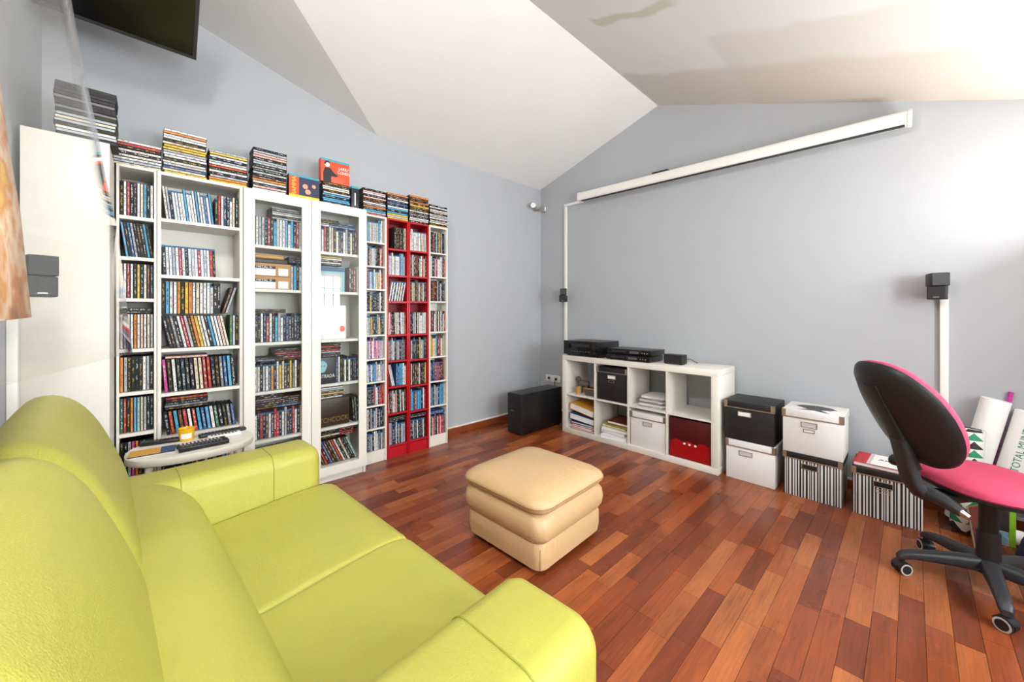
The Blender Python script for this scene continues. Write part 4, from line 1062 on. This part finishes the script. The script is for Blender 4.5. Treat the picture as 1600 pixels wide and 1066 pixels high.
# ------------------------------------------------------------------ storage boxes on the floor
YF = -0.412
storage_box('plain white lidded box under the black box', 2.237, 2.552, YF, -0.10, 0, 0.287, 'white_card', 'white_card', holder=((0.42, 0),), extra=False)
storage_box('black lidded box standing on the plain white box', 2.227, 2.545, YF + 0.003, -0.098, 0.2882, 0.285, 'black_card', 'black_card', holder=((0.42, 0),), extra=False)
storage_box('black and white striped box under the white box with a silhouette', 2.592, 2.902, YF, -0.11, 0, 0.287, 'striped_card', 'black_card', holder=((0.47, 0),), extra=False, lid_h=0.04)
wb = storage_box('white lidded box with a black silhouette on its lid', 2.588, 2.908, YF + 0.003, -0.10, 0.2882, 0.285, 'white_card', 'white_card', holder=((0.46, 0),))
sil = [(-0.085, 0.21), (-0.06, 0.245), (0.0, 0.262), (0.06, 0.245), (0.085, 0.205), (0.06, 0.175), (0.025, 0.165), (0.07, 0.10), (0.0, 0.135), (-0.065, 0.115), (-0.025, 0.155), (-0.06, 0.185)]
sil = [(a * 1.3, (c - 0.19) * 1.35 + 0.145) for a, c in sil]
MB().prism(sil, 0.2851, 0.2858).build('silhouette_print', 'silhouette', wb)
storage_box('black and white striped box with a red book on it, beside the chair', 2.943, 3.245, YF, -0.12, 0, 0.285, 'striped_card', 'black_card', holder=((0.46, 0),), lid_h=0.04)
t = thing('book', 'red book with white cover panel lying on the striped box', 'book', (3.075, -0.26, 0.2862), R(-3))
box('pages', -0.118, 0.116, -0.118, 0.118, 0.0015, 0.020, 'white_paper', t); cv = MB(); cv.box(-0.12, 0.12, -0.122, 0.122, 0.020, 0.022); cv.box(-0.12, 0.12, -0.122, 0.122, 0, 0.0014); cv.box(-0.122, -0.118, -0.122, 0.122, 0, 0.022); cv.build('cover', 'binder_red', t)
box('title_panel', -0.045, 0.118, -0.115, 0.118, 0.0221, 0.0228, 'white_paper', t)
box('grey_band', -0.062, -0.046, -0.12, 0.12, 0.0221, 0.0226, 'grey_paper', t)
text('lettering', 'ARTE', 0.042, basis((0.03, 0.01, 0.0232), (1, 0, 0), (0, 1, 0)), 'black_card', t)

# ------------------------------------------------------------------ office chair (local +x is forward)
ch = thing('office_chair', 'pink and black swivel office chair on castors seen from behind', 'office chair', (3.43, -0.86, 0), R(38.7))
for k in range(5):
    a = R(72 * k + 19); d = Vector((math.cos(a), math.sin(a), 0))
    st = [(0.03, 0.115, 0.030, 0.032), (0.10, 0.112, 0.027, 0.028), (0.18, 0.104, 0.024, 0.023), (0.25, 0.094, 0.022, 0.018), (0.285, 0.083, 0.021, 0.017), (0.300, 0.072, 0.015, 0.012)]
    perp = Vector((-d.y, d.x, 0)); rg = []
    for (r, z, hw, hh) in st:
        c = d * r + Vector((0, 0, z)); rg.append([c + perp * x + Vector((0, 0, y)) for x, y in rrect(hw, hh, min(hw, hh) * 0.7, 3)])
    leg = MB().rings(rg).build('base_arm', 'dark_grey_plastic', ch, True)
    wc = d * 0.285; ca = R(72 * k + 60 + 35 * k); wd = Vector((math.cos(ca), math.sin(ca), 0))
    cs = MB().cyl(wc + Vector((0, 0, 0.045)), wc + Vector((0, 0, 0.072)), 0.011, n=12); w0 = wc + Vector((0, 0, 0.0262))
    cs.cyl(w0 - wd * 0.008, w0 + wd * 0.008, 0.0275, n=20)
    hood = [w0 + Vector((0, 0, 0))]
    for sgn in (1,):
        arc = [R(20 + 14 * q) for q in range(11)]; fwd = Vector((-wd.y, wd.x, 0))
        outer = [w0 + fwd * (math.cos(q) * 0.031) + Vector((0, 0, math.sin(q) * 0.031)) for q in arc]; inner = [w0 + fwd * (math.cos(q) * 0.0275) + Vector((0, 0, math.sin(q) * 0.0275)) for q in reversed(arc)]
        pr = outer + inner
        cs.rings([[p - wd * 0.022 for p in pr], [p + wd * 0.022 for p in pr]])
    c_ = cs.build('castor', 'black_plastic', ch, True)
    for s in (-1, 1):
        MB().cyl(w0 + wd * (0.010 * s), w0 + wd * (0.025 * s), 0.026, n=22).build('wheel', 'black_plastic', c_, True)
        MB().cyl(w0 + wd * (0.0251 * s), w0 + wd * (0.0262 * s), 0.0258, n=22).build('rim', 'rubber_grey', c_, True)
        MB().cyl(w0 + wd * (0.0263 * s), w0 + wd * (0.0278 * s), 0.0195, n=18).build('hub_cap', 'black_plastic', c_, True)
co = MB().cyl((0, 0, 0.085), (0, 0, 0.135), 0.046, 0.042, 24); co.cyl((0, 0, 0.135), (0, 0, 0.265), 0.0375, 0.036, 24); co.build('gas_column', 'black_plastic', ch, True)
MB().cyl((0, 0, 0.265), (0, 0, 0.42), 0.030, 0.029, 22).build('inner_column', 'black_satin', ch, True)
mech = MB().rbox(-0.10, 0.08, -0.055, 0.055, 0.405, 0.445, 0.01, 2); mech.build('tilt_mechanism', 'black_plastic', ch, True)
def superr(hx, hy, e, n=40, cx=0.0, tap=0.0):
    out = []
    for i in range(n):
        a = 2 * math.pi * i / n; c, s = math.cos(a), math.sin(a)
        x = math.copysign(abs(c) ** (2 / e), c) * hx; y = math.copysign(abs(s) ** (2 / e), s) * hy
        out.append((cx + x, y * (1 + tap * x / hx)))
    return out
sx = 0.02
MB().rings([[(x, y, z) for x, y in superr(hx, hy, 2.8, 44, sx)] for hx, hy, z in ((0.17, 0.17, 0.432), (0.213, 0.222, 0.442), (0.228, 0.236, 0.452), (0.230, 0.238, 0.462))]).build('seat_shell', 'black_plastic', ch, True)
def seat_z(x, y): return 0.0
MB().rings([[(x, y, z - 0.012 * (y / 0.24) ** 2 * 0 - 0.02 * max(0, (x - sx) / 0.23) ** 3) for x, y in superr(hx, hy, 2.8, 44, sx)] for hx, hy, z in ((0.222, 0.230, 0.460), (0.229, 0.237, 0.470), (0.226, 0.234, 0.486), (0.212, 0.220, 0.500), (0.18, 0.19, 0.510), (0.12, 0.13, 0.514), (0.05, 0.05, 0.512), (0.008, 0.008, 0.511))]).build('seat_cushion', 'pink_fabric', ch, True)
# backrest: frame with centre at (-0.358, 0, 0.77), leaning back
lam = R(26.9)
BM = Matrix.Translation((-0.358, 0, 0.77)) @ Matrix(((0, -math.sin(lam), math.cos(lam), 0), (1, 0, 0, 0), (0, math.cos(lam), math.sin(lam), 0), (0, 0, 0, 1)))
# local of backrest: x=width(chair +y), y=up along the back, z=forward normal
def bring(hw, hh, zf, bow=0.045):
    out = []
    for i in range(48):
        a = 2 * math.pi * i / 48; c, s = math.cos(a), math.sin(a)
        x = math.copysign(abs(c) ** (2 / 2.5), c) * hw; y = math.copysign(abs(s) ** (2 / 2.5), s) * hh
        x *= 1 - 0.10 * (y / hh if y > 0 else 0)
        out.append((x, y, zf + bow * (x / 0.21) ** 2))
    return out
MB().rings([bring(*q) for q in ((0.02, 0.03, -0.045), (0.09, 0.12, -0.043), (0.15, 0.185, -0.037), (0.190, 0.235, -0.022), (0.207, 0.252, -0.006), (0.211, 0.256, 0.006), (0.207, 0.252, 0.012))], 0, BM).build('back_shell', 'black_plastic', ch, True)
MB().rings([bring(*q) for q in ((0.203, 0.248, 0.010), (0.206, 0.251, 0.020), (0.200, 0.245, 0.036), (0.180, 0.222, 0.050), (0.13, 0.17, 0.060), (0.07, 0.09, 0.064), (0.01, 0.015, 0.065))], 0, BM).build('back_cushion', 'pink_fabric', ch, True)
MB().rings([[(x, -0.24 + k * 0.10, z - 0.052 + 0.004 * k) for x, z in rrect(0.042 - 0.002 * k, 0.011, 0.008, 3)] for k in range(5)], 0, BM).build('back_rib', 'black_plastic', ch, True)
spn = [(-0.345, 0.66), (-0.322, 0.56), (-0.300, 0.47), (-0.262, 0.412), (-0.18, 0.405), (-0.07, 0.424)]
rg = []
for i, (px, pz) in enumerate(spn):
    a, c = spn[max(0, i - 1)], spn[min(len(spn) - 1, i + 1)]
    d = Vector((c[0] - a[0], 0, c[1] - a[1])).normalized(); nn = Vector((d.z, 0, -d.x))
    rg.append([Vector((px, 0, pz)) + Vector((0, 1, 0)) * x + nn * y for x, y in rrect(0.040, 0.022, 0.014, 3)])
MB().rings(rg).build('spine_bracket', 'dark_grey_plastic', ch, True)
MB().cyl((-0.315, 0.036, 0.535), (-0.315, 0.068, 0.535), 0.022, 0.026, 18).build('height_knob', 'black_plastic', ch, True)
lv = MB().tube([(-0.25, -0.02, 0.425), (-0.238, -0.08, 0.418), (-0.222, -0.135, 0.398)], [0.031, 0.028, 0.021], 12).build('lever', 'dark_grey_plastic', ch, True)
MB().cyl((-0.222, -0.135, 0.398), (-0.215, -0.160, 0.389), 0.016, 0.012, 14).build('lever_tip', 'chrome', lv, True)

# ------------------------------------------------------------------ rolls, bags and cables by the wall right of the boxes
def roll(label, p0, p1, r, m='white_paper', name='paper_roll'):
    t = thing(name, label, 'paper roll', p0)
    p0, p1 = Vector(p0), Vector(p1); d = p1 - p0; L = d.length; n = d.normalized()
    a = n.orthogonal().normalized(); b2 = n.cross(a); rg = []
    def ring(rr, s): return [n * s + (a * math.cos(2 * math.pi * i / 28) + b2 * math.sin(2 * math.pi * i / 28)) * rr for i in range(28)]
    MB().rings([ring(r * .985, 0), ring(r, 0.004), ring(r, L - 0.004), ring(r * .985, L), ring(r * 0.9, L), ring(r * 0.88, L - 0.12)]).build('sheet', m, t, True)
    return t, n, L
t, n, L = roll('tall white paper roll leaning on the wall behind the pink seat', (3.385, -0.11, 0.02), (3.525, -0.085, 0.735), 0.056)
t, n, L = roll('white paper roll with green lettering leaning at the far right', (3.512, -0.11, 0.02), (3.642, -0.085, 0.685), 0.055)
xa = n; ya = Vector((-1, 0, 0.0)); ya = (ya - xa * ya.dot(xa)).normalized(); nz = xa.cross(ya)
if nz.y > 0: ya = -ya; nz = -nz
txt = text('lettering', 'TOTAL MUNDI', 0.040, Matrix(((xa.x, ya.x, nz.x, 0), (xa.y, ya.y, nz.y, 0), (xa.z, ya.z, nz.z, 0), (0, 0, 0, 1))) , 'green_print', t, 0.0006, 0.95)
for v in txt.data.vertices: v.co += n * (L - 0.20) + nz * 0.0555
mat_tri = N('triangle_print'); oc = mat_tri.coord(); spx = mat_tri.n('ShaderNodeSeparateXYZ'); mat_tri.l(oc, spx.inputs[0])
zz = mat_tri.math('FRACT', mat_tri.math('MULTIPLY', spx.outputs[2], 22.0)); xx = mat_tri.math('ABSOLUTE', mat_tri.math('SUBTRACT', mat_tri.math('FRACT', mat_tri.math('MULTIPLY', spx.outputs[0], 13.0)), 0.5))
on = mat_tri.math('LESS_THAN', mat_tri.math('ADD', mat_tri.math('MULTIPLY', xx, 1.9), mat_tri.math('MULTIPLY', zz, 0.9)), 0.85)
gr = mat_tri.math('GREATER_THAN', mat_tri.math('FRACT', mat_tri.math('MULTIPLY', spx.outputs[2], 11.0)), 0.5)
mat_tri.l(mat_tri.mix(on, lin('dededa'), mat_tri.mix(gr, lin('1d1d1f'), lin('1f8a5c'))), mat_tri.b.inputs['Base Color']); MATS['triangle_print'] = mat_tri.m
roll('roll of wrapping paper with green and black triangles by the wall', (3.396, -0.25, 0.02), (3.428, -0.20, 0.575), 0.053, 'triangle_print')
t = tag(MB().cyl((0, 0, 0), (0.11, 0, 0.70), 0.010, n=14).build('tube', 'magenta', None, True, (3.475, -0.014, 0.077)), 'thin magenta tube between the two white rolls', 'tube')
roll('short white roll lying on the floor behind the chair column', (3.575, -0.225, 0.040), (3.86, -0.25, 0.040), 0.037)
t = thing('shopping_bag', 'printed paper bag with lime green edge behind the chair column', 'bag', (3.520, -0.240, 0.0006), R(0))
bag = MB().rings([[(x, y, z) for x, y in rrect(hx, hy, 0.008, 3)] for hx, hy, z in ((0.046, 0.040, 0), (0.048, 0.042, 0.01), (0.049, 0.036, 0.24), (0.046, 0.032, 0.241), (0.044, 0.036, 0.02))]).build('body', 'white_paper', t, True)
mat('collage', '3a2c30', 0.5, var=0.9, vscale=26)
box('picture', -0.045, 0.028, -0.0432, -0.0418, 0.075, 0.235, 'collage', bag); box('green_edge', 0.029, 0.050, -0.0436, -0.0405, 0.002, 0.225, 'lime_print', bag)
MB().cyl((0.004, -0.0436, 0.027), (0.004, -0.0422, 0.027), 0.022, n=16).build('round_emblem', 'pale_blue_print', bag)
box('label', -0.03, 0.027, -0.0434, -0.042, 0.048, 0.073, 'pale_blue_print', bag)
t = thing('magazine', 'brown printed magazine leaning left of the printed bag', 'magazine', (3.46, -0.375, 0.0006), R(-30)); t.rotation_euler = (0, R(-8), R(-30))
box('pages', -0.004, 0.004, -0.07, 0.07, 0, 0.20, 'grey_paper', t); box('cover', -0.0055, -0.0042, -0.072, 0.072, 0, 0.205, 'gold_print', t); box('cover', 0.0042, 0.0055, -0.072, 0.072, 0, 0.205, 'binder_brown', t)
t = thing('cloth_bag', 'dark blue cloth bag slumped on the floor behind the chair', 'bag', (3.650, -0.455, 0.0), 0)
rc2 = random.Random(5); rg = []
for k, (r, z) in enumerate(((0.09, 0.002), (0.105, 0.02), (0.10, 0.07), (0.085, 0.12), (0.06, 0.155), (0.03, 0.17))):
    rg.append([((r + 0.012 * math.sin(3 * a + k)) * math.cos(a), (r + 0.010 * math.cos(4 * a + 1.3 * k)) * math.sin(a), z + 0.006 * math.sin(5 * a) * (k > 0)) for a in [2 * math.pi * i / 26 for i in range(26)]])
MB().rings(rg).build('body', 'navy', t, True)
MB().tube([(0.05 * math.cos(a), 0.015, 0.16 + 0.045 * math.sin(a)) for a in [math.pi * i / 10 for i in range(11)]], 0.006, 8).build('handle', 'navy', t, True)
t = thing('box', 'flat grey cloth-covered box behind the chair by the wall', 'box', (3.765, -0.10, 0.0), 0)
box('body', -0.115, 0.13, -0.05, 0.05, 0.0006, 0.195, 'grey_cloth', t, 0.006); box('lid', -0.118, 0.133, -0.053, 0.053, 0.1955, 0.215, 'grey_cloth', t, 0.005)
tag(MB().tube([(0, 0, 0), (0.03, -0.03, -0.03), (0.10, -0.05, -0.06), (0.2, -0.06, -0.06), (0.3, -0.04, -0.2), (0.36, -0.04, -0.205)], 0.004, 6).build('cable', 'black_plastic', None, True, (3.57, -0.26, 0.26)), 'black cable hanging over the green edged bag', 'cable')

# ------------------------------------------------------------------ television, poster and film near the camera
tv = thing('television', 'black flat television tilted down, hung high over the bookcases', 'television', (0.47, -3.640, 2.625), R(0))
ta = R(50)
TM = Matrix(((0, math.sin(ta), math.cos(ta), 0), (1, 0, 0, 0), (0, math.cos(ta), -math.sin(ta), 0), (0, 0, 0, 1)))   # x=width(+Y) y=up z=out of screen
cas = MB().rbox(-0.285, 0.285, 0.0, 0.37, -0.045, 0.0, 0.010, 2, 0, TM).build('casing', 'black_satin', tv, True)
bz = MB()
for a in ((-0.285, 0.285, 0.0, 0.016), (-0.285, 0.285, 0.354, 0.37), (-0.285, -0.269, 0.016, 0.354), (0.269, 0.285, 0.016, 0.354)): bz.box(*a, 0.0002, 0.004, 0, TM)
bz.build('bezel', 'dark_grey_plastic', cas)
MB().box(-0.268, 0.268, 0.017, 0.353, 0.0002, 0.002, 0, TM).build('screen', 'black_gloss', tv)
MB().box(-0.19, -0.16, 0.004, 0.011, 0.0042, 0.005, 0, TM).build('badge', 'chrome', cas)
MB().tube([TM @ Vector((0, 0.18, -0.046)), (0.0, 0, 0.30), (-0.25, 0, 0.40), (-0.468, 0, 0.41)], 0.022, 10).build('wall_arm', 'steel', tv, True)
MB().box(-0.468, -0.455, -0.08, 0.08, 0.33, 0.50).build('wall_plate', 'steel', tv)
# film: far edge curls away from the wall behind the sofa; near edge is fixed to that wall
def unproj(x, y, d):
    fw = Vector((-math.sin(YAW), math.cos(YAW), 0)); rt = Vector((math.cos(YAW), math.sin(YAW), 0))
    return CAM + (fw + rt * ((x - 800) / F_PX) + Vector((0, 0, (V0 - y) / F_PX))) * d
# world points of the sheet's free edge, bottom to top (metres)
edge = [(1.918, -3.565, 1.128), (1.907, -3.574, 1.238), (1.896, -3.592, 1.430), (1.880, -3.612, 1.552), (1.872, -3.623, 1.642), (1.850, -3.648, 1.800), (1.834, -3.670, 1.967), (1.815, -3.70, 2.15)]
wallz = [1.02, 1.13, 1.33, 1.47, 1.58, 1.75, 1.93, 2.12]
def sheet(edge, depth_off, u0, u1, n=18, wz_=None):
    V = []
    for (e, wz) in zip(edge, wz_ or wallz):
        e = Vector(e); w = Vector((2.62, YB + 0.012, wz))
        for i in range(n + 1):
            s = u0 + (u1 - u0) * i / n
            p = w.lerp(e, s)
            p.y += -0.055 * math.sin(math.pi * s) + depth_off
            V.append(p)
    m = len(edge)
    Fq = [(j * (n + 1) + i, j * (n + 1) + i + 1, (j + 1) * (n + 1) + i + 1, (j + 1) * (n + 1) + i) for j in range(m - 1) for i in range(n)]
    return V, Fq
ps = thing('poster', 'clear plastic sheet over an orange print, curling off the wall behind the sofa', 'poster', (2.62, YB, 1.0))
off = Vector(ps.location)
V, Fq = sheet(edge, 0.0, 0.0, 1.0); o = obj('clear_film', [p - off for p in V], Fq, 'clear_film', ps, smooth=True)
md = o.modifiers.new('thickness', 'SOLIDIFY'); md.thickness = 0.0012; md.offset = 0
V, Fq = sheet(edge[1:], -0.006, 0.0, 0.785, wz_=wallz[1:]); o = obj('print', [p - off for p in V], Fq, 'poster_print', ps, smooth=True)
md = o.modifiers.new('thickness', 'SOLIDIFY'); md.thickness = 0.0012; md.offset = 0
box('hanging_strip', -0.012, 0.012, 0.001, 0.020, 0.0, 1.14, 'white_plastic', ps)
